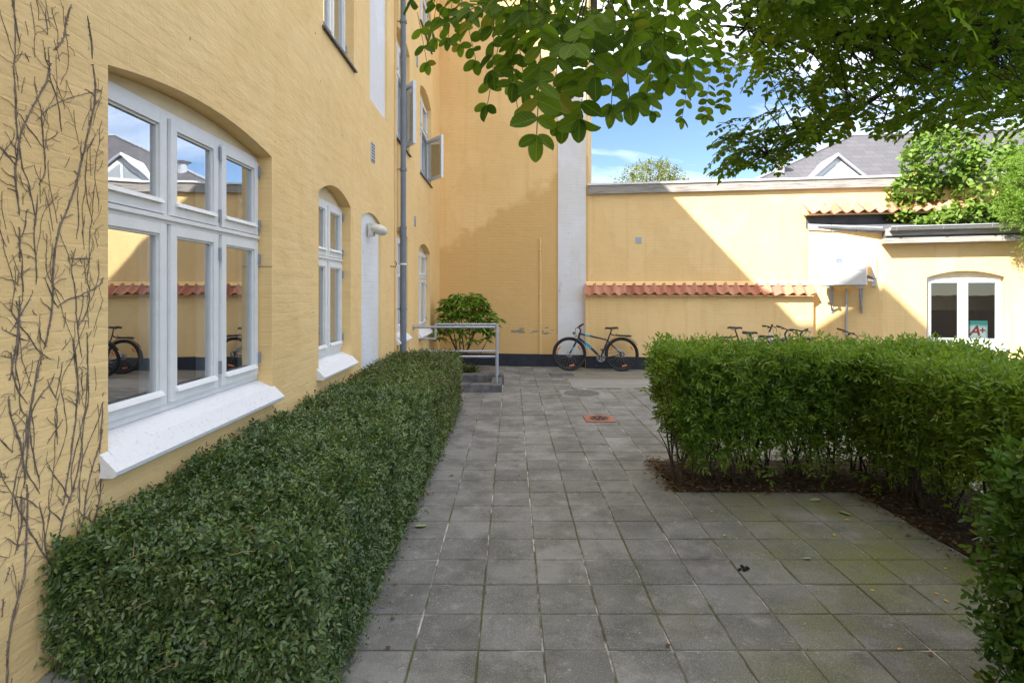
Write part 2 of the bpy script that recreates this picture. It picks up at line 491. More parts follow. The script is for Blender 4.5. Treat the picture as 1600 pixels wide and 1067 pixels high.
M['lead'] = plain('dark_lead_sheet', (0.09, 0.095, 0.11), 0.7, 0.0, var=0.3, scale=5, bump=0.4, bscale=9)
M['vent'] = plain('pale_vent_metal', (0.50, 0.55, 0.62), 0.5, 0.2, var=0.08)
M['hole'] = plain('dark_vent_gap', (0.02, 0.02, 0.022), 0.9)
M['concrete'] = plain('grey_concrete', (0.24, 0.235, 0.225), 0.9, var=0.25, scale=4, bump=0.4, bscale=50)
M['concrete_dark'] = plain('weathered_dark_concrete', (0.13, 0.13, 0.135), 0.9, var=0.55, scale=7, bump=0.5, bscale=30)
M['concrete_pale'] = plain('pale_concrete', (0.26, 0.255, 0.25), 0.9, var=0.15, scale=3, bump=0.35, bscale=60)
M['iron_red'] = plain('rust_red_iron', (0.30, 0.13, 0.085), 0.75, 0.1, var=0.25, scale=20, bump=0.2)
M['iron_grey'] = plain('grey_cast_iron', (0.20, 0.205, 0.215), 0.6, 0.4, var=0.25, scale=30, bump=0.5, bscale=120)
M['iron_dark'] = plain('dark_cast_iron', (0.045, 0.045, 0.05), 0.6, 0.3, var=0.3, scale=20)

def mk_glass(name, fac, tint):
    N = NT(name)
    gl = N.n.new('ShaderNodeBsdfGlossy'); gl.inputs['Roughness'].default_value = 0.0; gl.inputs['Color'].default_value = (0.95, 0.97, 1, 1); N.link(N.bump(N.noise(2.2, 2, 0.5), 0.03, 0.03), gl.inputs['Normal'])
    tr = N.n.new('ShaderNodeBsdfTransparent'); tr.inputs['Color'].default_value = (*tint, 1)
    fr = N.n.new('ShaderNodeFresnel'); fr.inputs['IOR'].default_value = 1.55
    f = N.math('ADD', N.math('MULTIPLY', fr.outputs[0], 1.0), fac, True)
    bf = N.n.new('ShaderNodeNewGeometry').outputs['Backfacing']
    f = N.math('MULTIPLY', f, N.math('SUBTRACT', 1.0, bf))
    mx = N.n.new('ShaderNodeMixShader'); N.link(f, mx.inputs[0]); N.link(tr.outputs[0], mx.inputs[1]); N.link(gl.outputs[0], mx.inputs[2])
    N.link(mx.outputs[0], N.out.inputs[0]); return N.m
M['glass'] = mk_glass('window_glass', 0.42, (0.8, 0.84, 0.86))
M['glass_dim'] = mk_glass('tinted_window_glass', 0.07, (0.7, 0.72, 0.72))  # weaker mirror with a grey see-through tint

def mk_tile():
    N = NT('terracotta_tile', 0.8, 0, 0.3)
    rnd = N.orand()
    c = N.ramp(rnd, [(0.0, (0.30, 0.13, 0.09)), (0.15, (0.40, 0.165, 0.105)), (0.6, (0.46, 0.20, 0.13)), (1.0, (0.56, 0.30, 0.21))])
    f = N.math('MULTIPLY', N.ramp(N.noise(9, 6, 0.7, N.pos()), [(0.55, 0.0), (0.7, 1.0)]), 0.55)
    N.color(N.mix(f, c, (0.16, 0.11, 0.09)))
    N.normal(N.bump(N.noise(70, 4, 0.6), 0.25, 0.004)); return N.m
M['tile'] = mk_tile()

def mk_wood():
    N = NT('grey_weathered_board', 0.85, 0, 0.2)
    v = N.mapping(N.obj(), (1.2, 20, 22))
    f = N.noise(2.2, 6, 0.65, v)
    c = N.ramp(f, [(0.3, (0.17, 0.155, 0.14)), (0.5, (0.34, 0.32, 0.295)), (0.7, (0.46, 0.44, 0.41))])
    N.color(c); N.normal(N.bump(f, 0.3, 0.004)); return N.m
M['board'] = mk_wood()

def mk_slab():
    N = NT('concrete_slab', 0.82, 0, 0.3)
    p = N.pos(); s = N.sep(p)
    rnd = N.math('FRACT', N.math('ADD', N.island(), N.math('MULTIPLY', N.orand(), 5.7)))
    base = N.ramp(rnd, [(0.0, (0.160, 0.159, 0.155)), (0.25, (0.195, 0.194, 0.189)), (0.75, (0.222, 0.220, 0.214)), (1.0, (0.265, 0.262, 0.253))])
    st = N.noise(2.3, 6, 0.65, p)
    c = N.mix(N.math('MULTIPLY', N.ramp(st, [(0.38, 1.0), (0.58, 0.0)]), 0.75), base, (0.092, 0.091, 0.087))
    c = N.mix(N.math('MULTIPLY', N.ramp(N.noise(6.0, 6, 0.7, N.mapping(p, (1, 1, 1), (5, 2, 0))), [(0.54, 0.0), (0.72, 1.0)]), 0.45), c, (0.40, 0.395, 0.38))
    # green algae film, strongest in the damp corner by the privet
    al = N.math('MULTIPLY', N.ramp(N.noise(1.3, 5, 0.65, N.mapping(p, (1, 1, 1), (1.5, 7.7, 0))), [(0.39, 0.0), (0.62, 1.0)]),
                N.ramp(N.math('ADD', N.math('MULTIPLY', s[0], 0.22), N.math('MULTIPLY', s[1], -0.04)), [(0.0, 0.12), (0.36, 0.95)]))
    al = N.math('MULTIPLY', al, N.ramp(N.math('MULTIPLY', s[1], 0.1), [(0.45, 1.0), (0.75, 0.12)]))
    c = N.mix(al, c, (0.150, 0.160, 0.050))
    # aggregate grains and lichen dots
    gr = N.noise(150, 3, 0.75, p)
    c = N.mix(N.math('MULTIPLY', N.ramp(gr, [(0.56, 0.0), (0.66, 1.0)]), 0.65), c, (0.46, 0.45, 0.42))
    c = N.mix(N.math('MULTIPLY', N.ramp(gr, [(0.33, 1.0), (0.42, 0.0)]), 0.55), c, (0.06, 0.06, 0.058))
    li = N.noise(26, 3, 0.6, p)
    c = N.mix(N.math('MULTIPLY', N.ramp(li, [(0.66, 0.0), (0.72, 1.0)]), 0.55), c, (0.44, 0.44, 0.42))
    dk = N.noise(5.2, 6, 0.72, N.mapping(p, (1, 1, 1), (12, 4, 0)))
    c = N.mix(N.math('MULTIPLY', N.ramp(dk, [(0.57, 0.0), (0.70, 1.0)]), 0.6), c, (0.075, 0.074, 0.068))
    N.color(c)
    N.normal(N.bump(N.math('ADD', N.math('MULTIPLY', gr, 0.7), N.noise(12, 4, 0.6, p)), 0.35, 0.004))
    return N.m
M['slab'] = mk_slab()

def mk_joint():
    N = NT('sand_and_moss_joint', 0.95, 0, 0.1)
    p = N.pos(); s = N.sep(p)
    a = N.noise(3.4, 4, 0.6, p)
    c = N.ramp(a, [(0.34, (0.07, 0.065, 0.055)), (0.46, (0.16, 0.15, 0.13)), (0.56, (0.46, 0.45, 0.42)), (0.66, (0.62, 0.61, 0.57))])
    m = N.noise(2.1, 5, 0.6, N.mapping(p, (1, 1, 1), (9, 3, 0)))
    c = N.mix(N.ramp(m, [(0.47, 0.0), (0.56, 0.9)]), c, (0.10, 0.12, 0.03))
    N.color(c); N.normal(N.bump(N.noise(150, 3, 0.6, p), 0.6, 0.004)); return N.m
M['joint'] = mk_joint()

def mk_soil():
    N = NT('dark_soil', 0.95, 0, 0.1)
    p = N.pos()
    c = N.ramp(N.noise(18, 6, 0.7, p), [(0.3, (0.022, 0.016, 0.011)), (0.55, (0.06, 0.045, 0.03)), (0.75, (0.13, 0.105, 0.075))])
    N.color(c); N.normal(N.bump(N.noise(40, 5, 0.7, p), 0.9, 0.02)); return N.m
M['soil'] = mk_soil()
M['stem'] = plain('brown_stem_bark', (0.07, 0.05, 0.035), 0.9, var=0.35, scale=25, bump=0.4, bscale=80)
M['bark'] = plain('dark_branch_bark', (0.045, 0.034, 0.026), 0.9, var=0.35, scale=20, bump=0.6, bscale=45)
M['dead'] = plain('dead_grey_vine_stem', (0.19, 0.15, 0.12), 0.95, var=0.5, scale=30, bump=0.6, bscale=200)

# ------------------------------------------------------------------ setting: ground and paving
g = MB().add([(-300, -300, -0.03), (300, -300, -0.03), (300, 300, -0.03), (-300, 300, -0.03)], [(0, 1, 2, 3)]).build('ground', M['soil'])
tag(g, 'bare earth under and around the courtyard', 'ground', kind='structure')

def yard_front(X):            # face of the thick lower yard wall / gable
    return 12.94 - 0.15 * X
pave = empty('pavement'); tag(pave, 'grey concrete slab paving of the courtyard', 'pavement', kind='structure')
MB().add([(-1.67, 1.0, -0.007), (9.5, 1.0, -0.007), (9.5, 13.3, -0.007), (-1.67, 13.3, -0.007)], [(0, 1, 2, 3)]).build('joint_bed', M['joint'], pave)
SX, SY, GX, GY = 0.3015, 0.2995, 0.144, 2.654
def blocked(x0, x1, y0, y1):
    cx, cy = (x0 + x1) / 2, (y0 + y1) / 2
    if cx < -0.70 and cy < 8.35: return True
    if cx < -0.16 and 9.48 < cy < 10.62: return True
    if 1.33 < cx < 3.95 and 4.78 < cy < 5.62: return True
    if 2.97 < cx < 3.95 and 2.3 < cy < 5.0: return True
    if 1.0 < cx < 6.2 and cy > 9.95: return True
    if cx > 1.95 and cy < 2.2: return True
    if y1 > yard_front(cx) + 0.12: return True
    if cx > 6.0 and cy > 11.95 - 0.76 * (cx - 6.2): return True
    return False
cells = []
for i in range(-5, 30):
    for j in range(-5, 36):
        x0 = GX + i * SX; y0 = GY + j * SY
        if not blocked(x0, x0 + SX, y0, y0 + SY):
            cells.append((x0, y0))
def cell_area(c):
    x, y = c[0] + SX / 2, c[1] + SY / 2
    if y < 0.8: return 0
    px = 800 + x / y * FPX; py = 457 + EYE / y * FPX
    if px < 480 or px > 1660 or py > 1150: return 0
    if y > 5.4 and x > 1.1 + (y - 5.4) * 0.23 and x < 2.0 + 0.8 * y: return 0
    if y > 3 and x > 3.0: return 0
    return 1.0 / y ** 3
cells.sort(key=cell_area, reverse=True)
gap = 0.0042
slab_me = []
for k in range(5):
    m = MB().cbox(-SX/2 + gap, SX/2 - gap, -SY/2 + gap*1.4, SY/2 - gap*1.4, -0.03, 0.0, 0.004)
    bm_v = []
    for (x, y, z) in m.v:                       # worn corners, each slab slightly off square
        bm_v.append((x + random.uniform(-.0012, .0012), y + random.uniform(-.0012, .0012), z))
    m.v = bm_v
    slab_me.append(m.mesh('slab', M['slab']))
rest = MB()
for n, (x, y) in enumerate(cells):
    dz = random.uniform(-0.0025, 0.0015); tx, ty = random.gauss(0, 0.005), random.gauss(0, 0.005)
    if n < 300:
        o = inst('slab', slab_me[n % 5], pave, loc=(x + SX/2, y + SY/2, dz)); o.rotation_euler = (tx, ty, random.gauss(0, 0.003))
    else:
        k = len(rest.v); rest.cbox(x + gap, x + SX - gap, y + gap*1.4, y + SY - gap*1.4, -0.03 + dz, dz, 0.004)
o = rest.build('slab_field', M['slab'], pave); o['kind'] = 'stuff'

ap = MB()
ap.cbox(1.06, 6.2, 9.95, 10.93, -0.03, 0.003, 0.006)
o = ap.build('concrete_strip', M['concrete_pale']); tag(o, 'pale concrete strip across the paving in front of the bicycle', 'concrete strip', kind='structure')
def mk_mossy():
    N = NT('mossy_concrete', 0.95)
    p = N.pos(); f = N.noise(3.5, 6, 0.7, N.mapping(p, (0.6, 2.2, 1)))
    N.color(N.ramp(f, [(0.35, (0.17, 0.155, 0.13)), (0.5, (0.22, 0.21, 0.185)), (0.62, (0.13, 0.13, 0.08)), (0.75, (0.27, 0.26, 0.24))]))
    N.normal(N.bump(N.noise(30, 5, 0.7, p), 0.8, 0.012)); return N.m
ap = MB().add([(1.0, 10.94, 0), (6.15, 10.94, 0), (6.15, 11.9, 0.0), (1.0, 12.75, 0.0)], [(0, 1, 2, 3)])
o = ap.build('wall_apron', mk_mossy()); o.location.z = 0.002
tag(o, 'mossy broken concrete along the foot of the yard wall', 'apron', kind='structure')

def soil_bed(name, polys, label, litter, lit_mat):
    e = MB()
    for (x0, x1, y0, y1) in polys:
        nx, ny = max(2, int((x1-x0)/0.08)), max(2, int((y1-y0)/0.08))
        vs = []; fs = []
        for j in range(ny+1):
            for i in range(nx+1):
                edge = min(i, nx-i, j, ny-j)
                vs.append((x0+(x1-x0)*i/nx, y0+(y1-y0)*j/ny, (-0.004 if edge == 0 else random.uniform(0.0, 0.03))))
        for j in range(ny):
            for i in range(nx):
                a = j*(nx+1)+i; fs.append((a, a+1, a+nx+2, a+nx+1))
        e.add(vs, fs)
    o = e.build(name, M['soil'], smooth=True); tag(o, label, 'soil bed', kind='structure')
    if litter:
        P = []
        for (x0, x1, y0, y1) in polys:
            n = int(litter * (x1-x0)*(y1-y0))
            P.append(np.stack([rng.uniform(x0, x1, n), rng.uniform(y0, y1, n), rng.uniform(.012, .04, n)], 1))
            k = n // 3; P.append(np.stack([rng.choice([x0, x1], k) + rng.normal(0, .06, k), rng.uniform(y0, y1, k), rng.uniform(.006, .02, k)], 1)); P.append(np.stack([rng.uniform(x0, x1, k), rng.choice([y0, y1], k) + rng.normal(0, .06, k), rng.uniform(.006, .02, k)], 1))
        P = np.concatenate(P); n = len(P)
        leaf_obj('leaf_litter', P, np.stack([rng.normal(0,1,n), rng.normal(0,1,n), rng.normal(0,.25,n)],1),
                 np.stack([rng.normal(0,.35,n), rng.normal(0,.35,n), np.ones(n)],1), rng.uniform(.018,.05,n), rng.uniform(.012,.026,n), lit_mat, o)
    if litter:
        Q = []
        for (x0, x1, y0, y1) in polys:
            k = int(260 * (x1-x0+y1-y0))
            Q.append(np.stack([rng.choice([x0, x1], k) + rng.normal(0, .045, k), rng.uniform(y0, y1, k), np.full(k, .004)], 1))
            Q.append(np.stack([rng.uniform(x0, x1, k), rng.choice([y0, y1], k) + rng.normal(0, .045, k), np.full(k, .004)], 1))
        Q = np.concatenate(Q); k = len(Q)
        leaf_obj('soil_crumbs', Q, rng.normal(0, 1, (k, 3)), rng.normal(0, .5, (k, 3)) + np.array([0, 0, 1]), rng.uniform(.004, .014, k), rng.uniform(.004, .010, k), M['soil'], o)
    return o
M['litter'] = leaf_mat('dry_leaf_litter', (0.06, 0.035, 0.018), (0.22, 0.14, 0.07), 0.1, 0.9, (0.38, 0.30, 0.10))
soil_bed('soil_bed', [(-1.66, -0.752, 1.6, 8.335)], 'dark soil strip under the low clipped hedge by the house', 120, M['litter'])
soil_bed('soil_bed', [(1.357, 3.9, 4.757, 5.645), (2.866, 3.9, 2.3, 4.757)], 'L-shaped soil bed with leaf litter under the open-stemmed hedge', 420, M['litter'])
soil_bed('soil_bed', [(1.98, 2.95, 1.1, 2.2)], 'soil under the dense privet bush at the corner of the picture', 200, M['litter'])

# ------------------------------------------------------------------ walls and windows
def arch(x0, x1, z0, z1, rise, n=12):
    pts = [(x0, z0), (x1, z0), (x1, z1)]
    if rise > 0:
        for k in range(1, n):
            t = k / n; pts.append((x1 + (x0 - x1) * t, z1 + rise * (1 - (2*t - 1)**2)))
    pts.append((x0, z1)); return pts

def wall_panel(name, outline, holes, mat, parent, depth=0.16, y=0.0, thick=None):
    polys = [[Vector((x, z, 0)) for x, z in outline]] + [[Vector((x, z, 0)) for x, z in h] for h in holes]
    tris = tessellate_polygon(polys)
    flat = [p for pl in polys for p in pl]
    mb = MB(); mb.v = [(p.x, y, p.y) for p in flat]
    for t in tris:
        a, b, c = [flat[i] for i in t]
        area = (b - a).cross(c - a).z
        if abs(area) < 1e-9: continue
        mb.f.append(tuple(t) if area > 0 else tuple(reversed(t)))
    for h in holes:
        n = len(h); vs = [(x, y, z) for x, z in h] + [(x, y + depth, z) for x, z in h]
        mb.add(vs, [((i+1) % n, i, n+i, n+(i+1) % n) for i in range(n)])
    if thick:
        n = len(outline); vs = [(x, y, z) for x, z in outline] + [(x, y + thick, z) for x, z in outline]
        mb.add(vs, [(i, (i+1) % n, n+(i+1) % n, n+i) for i in range(n)])
    return mb.build(name, mat, parent, fix=False)

def sash_mesh(w, h, mw=0.052, bead=True, y0=-0.022, y1=0.028):
    """casement frame with its lower-left corner at the origin"""
    m = MB()
    m.cbox(0, mw, y0, y1, 0, h, 0.002); m.cbox(w-mw, w, y0, y1, 0, h, 0.002)
    m.box(mw, w-mw, y0+0.001, y1, 0, mw*1.15); m.box(mw, w-mw, y0+0.001, y1, h-mw, h)
    if bead:                                     # sloping drip bead along the foot of the pane
        m.prism([(y0-0.020, mw*0.95), (y0+0.002, mw*0.95), (y0+0.002, mw*1.45), (y0-0.012, mw*1.20)], mw*0.75, w-mw*0.75)
    # inner step that holds the pane
    s = 0.012
    m.box(mw, mw+s, y0+0.014, y1, mw*1.15, h-mw); m.box(w-mw-s, w-mw, y0+0.014, y1, mw*1.15, h-mw)
    m.box(mw+s, w-mw-s, y0+0.014, y1, h-mw-s, h-mw)
    return m

def window(parent, x0, x1, z0, z1, rise, cols, tz, rev=0.10, sill='deep', open_sash=None, hinges=True, glass='glass', room='room', inner=True, sill_z=None, mull=0.03):
    fr = 0.035
    zb = z0 + 0.06; zt = z1 - 0.01
    m = MB()
    m.box(x0+0.002, x0+fr, rev, rev+0.075, zb, zt); m.box(x1-fr, x1-0.002, rev, rev+0.075, zb, zt)
    m.box(x0+fr, x1-fr, rev+0.001, rev+0.074, zb, zb+fr)
    m.box(x0+fr, x1-fr, rev+0.002, rev+0.073, zt-fr, zt-0.0005)
    if False:
        a = arch(x0+0.002, x1-0.002, 0, z1, rise-0.004)[2:]
        for (p, q) in zip(a[:-1], a[1:]):
            m.hexa([(p[0], rev-0.02, p[1]-0.035), (q[0], rev-0.02, q[1]-0.035), (q[0], rev+0.01, q[1]-0.035), (p[0], rev+0.01, p[1]-0.035),
                    (p[0], rev-0.02, p[1]), (q[0], rev-0.02, q[1]), (q[0], rev+0.01, q[1]), (p[0], rev+0.01, p[1])])
    xs = [x0+fr + (x1-x0-2*fr)*k/cols for k in range(cols+1)]
    for x in xs[1:-1]:
        m.box(x-mull/2, x+mull/2, rev-0.004, rev+0.07, zb+fr, zt-fr)
    rows = [(zb+fr, zt-fr)]
    if tz:
        m.box(x0+fr, x1-fr, rev-0.012, rev+0.071, tz-0.022, tz+0.022)
        m.box(x0+fr, x1-fr, rev-0.030, rev-0.010, tz-0.004, tz+0.016)
        rows = [(zb+fr, tz-0.022), (tz+0.022, zt-fr)]
    w = m.build('window', M['wood_white'], parent, bevel=0.0)
    MB().plate(arch(x0+0.003, x1-0.003, zt, z1, max(0.01, rise-0.003)), rev+0.012, rev+0.07).build('head_infill', M['cream'], w)
    for r, (za, zc) in enumerate(rows):
        for c in range(cols):
            xa = xs[c] + (mull/2 if c > 0 else 0) + 0.005; xb = xs[c+1] - (mull/2 if c < cols-1 else 0) - 0.005
            W, H = xb-xa, zc-za-0.006
            sm = sash_mesh(W, H)
            pane = MB().box(0.05, W-0.05, 0.004, 0.010, 0.055, H-0.045)
            oz = za + 0.003
            if open_sash and (r, c) == open_sash[0]:
                # hinged at the far jamb, swung out
                sm.v = [(x-W, y, z) for x, y, z in sm.v]; pane.v = [(x-W, y, z) for x, y, z in pane.v]
                so = sm.build('sash', M['wood_white'], w, loc=(xb, rev-0.01, oz), rot=(0, 0, open_sash[1]))
                po = pane.build('pane', M[glass], w, loc=(xb, rev-0.01, oz), rot=(0, 0, open_sash[1]))
            else:
                sm.build('sash', M['wood_white'], w, loc=(xa, rev, oz))
                pane.build('pane', M[glass], w, loc=(xa, rev, oz))
            if hinges:
                sides = [1] if c > 0 or cols == 1 else ([0] if cols > 1 else [])
                for s in sides:
                    hx = xa - 0.006 if s == 0 else xb + 0.006
                    for hz in (za + 0.13*(zc-za), zc - 0.13*(zc-za)):
                        h = MB().cbox(hx-0.009, hx+0.009, rev-0.034, rev-0.008, hz-0.038, hz+0.038, 0.003)
                        h.build('hinge', M['hinge'], w)
    if inner:
        im = MB()
        for c in range(cols):
            for (za, zc) in rows:
                xa, xb = xs[c]+0.01, xs[c+1]-0.01
                for (a, b, y) in ((xa, xa+0.055, 0.15), (xb-0.055, xb, 0.15), (xb-0.085, xb-0.062, 0.125)):
                    im.box(a, b, y, y+0.04, za, zc)
                im.box(xa+0.055, xb-0.085, 0.152, 0.188, za, za+0.06); im.box(xa+0.055, xb-0.085, 0.152, 0.188, zc-0.055, zc)
        im.build('inner_casement', M['wood_white'], w)
    if sill == 'deep':
        s = MB()
        zf = z0 - 0.055
        s.prism([(rev+0.03, z0+0.066), (-0.002, z0+0.006), (-0.058, zf), (-0.070, zf-0.012), (-0.066, zf-0.030), (-0.055, zf-0.038), (rev+0.03, zf-0.038)], x0+0.001, x1-0.001)
        for ea, eb in ((x0-0.05, x0+0.001), (x1-0.001, x1+0.045)):
            s.prism([(-0.0, z0+0.004), (-0.058, zf), (-0.070, zf-0.012), (-0.066, zf-0.030), (-0.055, zf-0.038), (0.0, zf-0.038)], ea, eb)
        s.build('sill', M['sill_white'], w)
    elif sill == 'thin':
        MB().prism([(rev+0.03, z0+0.055), (-0.03, z0+0.004), (-0.03, z0-0.018), (rev+0.03, z0+0.03)], x0-0.03, x1+0.03).build('sill', M['slate'], w)
    rm = MB(); a, b, c0, c1 = x0-0.5, x1+0.5, z0-0.7, z1+rise+0.25
    vs = [(a,.2,c0),(b,.2,c0),(b,2.6,c0),(a,2.6,c0),(a,.2,c1),(b,.2,c1),(b,2.6,c1),(a,2.6,c1)]
    rm.add(vs, [(0,1,2,3),(4,5,6,7),(1,2,6,5),(2,3,7,6),(3,0,4,7)])
    # wall behind the reveals, with the opening left free
    rm.build('room', M[room], w, fix=False)
    wall_panel('room_wall', [(a, c0), (b, c0), (b, c1), (a, c1)], [arch(x0-0.01, x1+0.01, z0-0.0, z1, rise)], M[room], w, 0.04, y=0.2)
    return w

def grille(parent, x, z, w=0.15, h=0.19, rows=6):
    m = MB(); m.box(x-w/2, x+w/2, -0.012, 0.0, z-h/2, z+h/2)
    o = m.build('vent_grille', M['vent'], parent)
    for c in range(2):
        s = MB()
        for r in range(rows):
            zz = z - h/2 + h*(r+0.5)/rows; xx = x + (c-0.5)*w*0.46
            s.box(xx-w*0.19, xx+w*0.19, -0.0135, -0.011, zz-h*0.035, zz+h*0.03)
        s.build('slot_row', M['hole'], o)
    return o

# ---- the long house on the left: local x runs away from the camera, -y faces the yard
hs = empty('yellow_house', (-1.67, 0, 0), R(90))
tag(hs, 'long yellow limewashed house with white windows along the courtyard', 'house')
OP = [(2.36, 3.97, 1.0, 2.60, .085), (4.93, 5.91, 1.0, 2.54, .12), (8.22, 9.14, 1.0, 2.52, .11), (10.22, 11.62, 0.93, 2.45, .13),
      (5.05, 6.03, 4.0, 5.62, .1), (8.25, 9.31, 3.88, 5.50, .12), (10.38, 11.80, 3.83, 5.42, .14), (10.38, 11.80, 6.6, 8.2, .1)]
holes = [arch(*o) for o in OP]
NI = [(6.33, 7.29, 0.32, 2.50, .10), (6.70, 7.66, 3.93, 8.3, .08)]
holes += [arch(*o) for o in NI]
outline = [(-7, 0), (13.19, 0), (13.19, 9.42), (6.5, 9.42), (6.5, 9.66), (4.9, 11.93), (-7, 11.93)]
wall_panel('wall', outline, holes, M['ochre'], hs, depth=0.2)
sh = MB()
sh.add([(-7,0,0),(-7,8,0),(13.19,8,0),(13.19,0,0),(-7,0,11.93),(-7,8,11.93),(13.19,8,9.4),(13.19,0,9.4),(4.9,0,11.93),(4.9,8,11.93),(6.5,8,9.6),(6.5,0,9.6)],
       [(0,1,5,4),(1,2,6,10,9,5),(2,3,7,6)])
sh.build('wall', M['ochre'], hs)
MB().hexa([(6.5,-0.25,9.30),(13.9,-0.25,9.30),(13.9,4.5,12.6),(6.5,4.5,12.6),(6.5,-0.25,9.335),(13.9,-0.25,9.335),(13.9,4.5,12.68),(6.5,4.5,12.68)]).build('roof', M['slate'], hs)
MB().hexa([(6.5,4.5,12.6),(13.9,4.5,12.6),(13.9,8.2,9.3),(6.5,8.2,9.3),(6.5,4.5,12.68),(13.9,4.5,12.68),(13.9,8.2,9.4),(6.5,8.2,9.4)]).build('roof', M['slate'], hs)
MB().hexa([(-7,0,11.9),(4.9,0,11.9),(4.9,8,11.9),(-7,8,11.9),(-7,0,11.935),(4.9,0,11.935),(4.9,8,11.935),(-7,8,11.935)]).build('roof', M['slate'], hs)
MB().hexa([(4.9,0.0,11.9),(6.5,0.0,9.62),(6.5,8,9.62),(4.9,8,11.9),(4.9,0.0,11.935),(6.5,0.0,9.66),(6.5,8,9.66),(4.9,8,11.935)]).build('roof', M['slate'], hs)
window(hs, *OP[0], 3, 2.03); window(hs, *OP[1], 2, 1.98); window(hs, *OP[2], 2, 1.98); window(hs, *OP[3], 2, 1.93)
window(hs, *OP[4], 2, 5.0, sill='thin'); window(hs, *OP[5], 2, 4.98, sill='thin', open_sash=((0, 1), R(32)))
window(hs, *OP[6], 2, 4.79, sill='thin', open_sash=((0, 1), R(37))); window(hs, *OP[7], 2, 7.5, sill='thin')
for nx in NI:
    MB().plate(arch(*nx), 0.035, 0.06).build('blind_panel', M['white_brick'], hs)
for (x, z, w, h) in ((6.83, 3.33, .17, .22), (9.78, 2.88, .15, .17), (10.0, 5.75, .15, .27)):
    grille(hs, x, z, w, h)
# foundation ledge that shows at the foot of the wall by the hedge
MB().prism([(0.0, 0.0), (-0.17, 0.0), (-0.17, 0.24), (-0.14, 0.27), (0.0, 0.30)], -2.0, 9.4).build('foundation_ledge', M['concrete'], hs, bevel=0.01)

# ---- tall gable at the end of the yard
ROT = -math.atan(0.15)
tg = empty('tall_gable_house', (-1.67, 13.19, 0), ROT)
tag(tg, 'tall windowless yellow gable wall with white corner strip closing the courtyard', 'house')
wall_panel('wall', [(-0.02, 0.0), (3.40, 0.0), (3.40, 10.5), (-0.02, 10.5)], [], M['ochre_back'], tg, thick=7.0)
MB().hexa([(-.1,-.2,10.5),(3.6,-.2,10.5),(3.6,7,10.5),(-.1,7,10.5),(-.1,-.2,10.6),(3.6,-.2,10.6),(3.6,7,10.6),(-.1,7,10.6)]).build('roof', M['slate'], tg)
MB().cbox(2.73, 3.35, -0.03, 0.02, 0.275, 10.4, 0.003).build('corner_strip', M['white_brick'], tg)
MB().box(0.0, 3.37, -0.034, 0.01, 0.0, 0.275).build('plinth', M['plinth'], tg)
MB().tube([(2.33, -0.02, 0.277), (2.33, -0.02, 2.88)], 0.016, 8).tube([(2.36, -0.012, 0.277), (2.36, -0.012, 2.84)], 0.007, 6).build('conduit', M['ochre_low'], tg, smooth=True)
for z in (0.95, 1.6, 2.6):
    MB().box(2.30, 2.38, -0.042, 0.0, z, z+0.018).build('conduit_clip', M['ochre_low'], tg)

# ---- yard wall with tile ledge
yw = empty('yard_wall', (1.69, 12.686, 0), ROT)
tag(yw, 'yellow yard wall with red tile ledge and grey wooden top board', 'wall')
wall_panel('wall', [(0.0, 1.3), (8.6, 1.3), (8.6, 3.86), (0.0, 3.86)], [], M['ochre_low'], yw, thick=0.3)
wall_panel('ledge_wall', [(-0.055, 0.0), (4.62, 0.0), (4.62, 1.60), (-0.055, 1.60)], [], M['ochre_low'], yw, y=-0.2, thick=0.35)
MB().box(-0.045, 4.6, -0.226, -0.19, 0.0, 0.27).build('plinth', M['plinth'], yw)
MB().prism([(-0.005, 1.80), (-0.30, 1.585), (-0.19, 1.565), (0.0, 1.60)], -0.05, 4.60).build('mortar_bed', M['ochre_low'], yw)
MB().prism([(0.0, 1.90), (-0.03, 1.885), (-0.075, 1.815), (0.0, 1.80)], -0.06, 4.62).build('mortar_fillet', M['ochre_low'], yw)
for k, (a, b) in enumerate(((0.0, 1.55), (1.553, 4.7), (4.703, 8.6))):
    MB().cbox(a, b, -0.075, -0.002, 3.83, 4.035, 0.003).build('board', M['board'], yw)
MB().prism([(-0.10, 4.02), (-0.10, 4.06), (0.33, 4.085), (0.33, 4.04)], -0.01, 8.6).build('metal_cap', M['wood_white'], yw)
m = MB().box(1.03, 1.17, -0.012, 0.0, 2.74, 2.875); gr = m.build('vent_grille', M['vent'], yw)
for k in range(5):
    MB().box(1.045, 1.155, -0.018, -0.0115, 2.755+k*0.024, 2.765+k*0.024).build('louvre', M['zinc'], gr)

def pantile_mesh(length=0.36, wdt=0.215, amp=0.035, n=10):
    m = MB(); th = 0.014; vs = []
    for j, (yy, sag) in enumerate(((0.0, 0.0), (-length, 0.0))):
        for i in range(n+1):
            u = i / n; x = u * (wdt + 0.03)
            z = amp * (math.cos(2*math.pi*min(u, 0.94)*1.0 + 0.35))        # roll at the left, trough in the middle
            vs.append((x, yy, z))
    k = 2*(n+1)
    low = [(x, y, z-th) for x, y, z in vs]
    fs = []
    for i in range(n):
        a, b, c, d = i, i+1, n+1+i+1, n+1+i
        fs += [(a, b, c, d), (k+d, k+c, k+b, k+a), (d, c, k+c, k+d), (b, a, k+a, k+b)]
    fs += [(0, n+1, k+n+1, k), (n, k+n, k+2*n+1, 2*n+1)]
    m.add(vs+low, fs); return m.mesh('tile', M['tile'])
tile_me = pantile_mesh()
tile_me.polygons.foreach_set('use_smooth', [True]*len(tile_me.polygons)); tile_me.set_sharp_from_angle(angle=R(50))
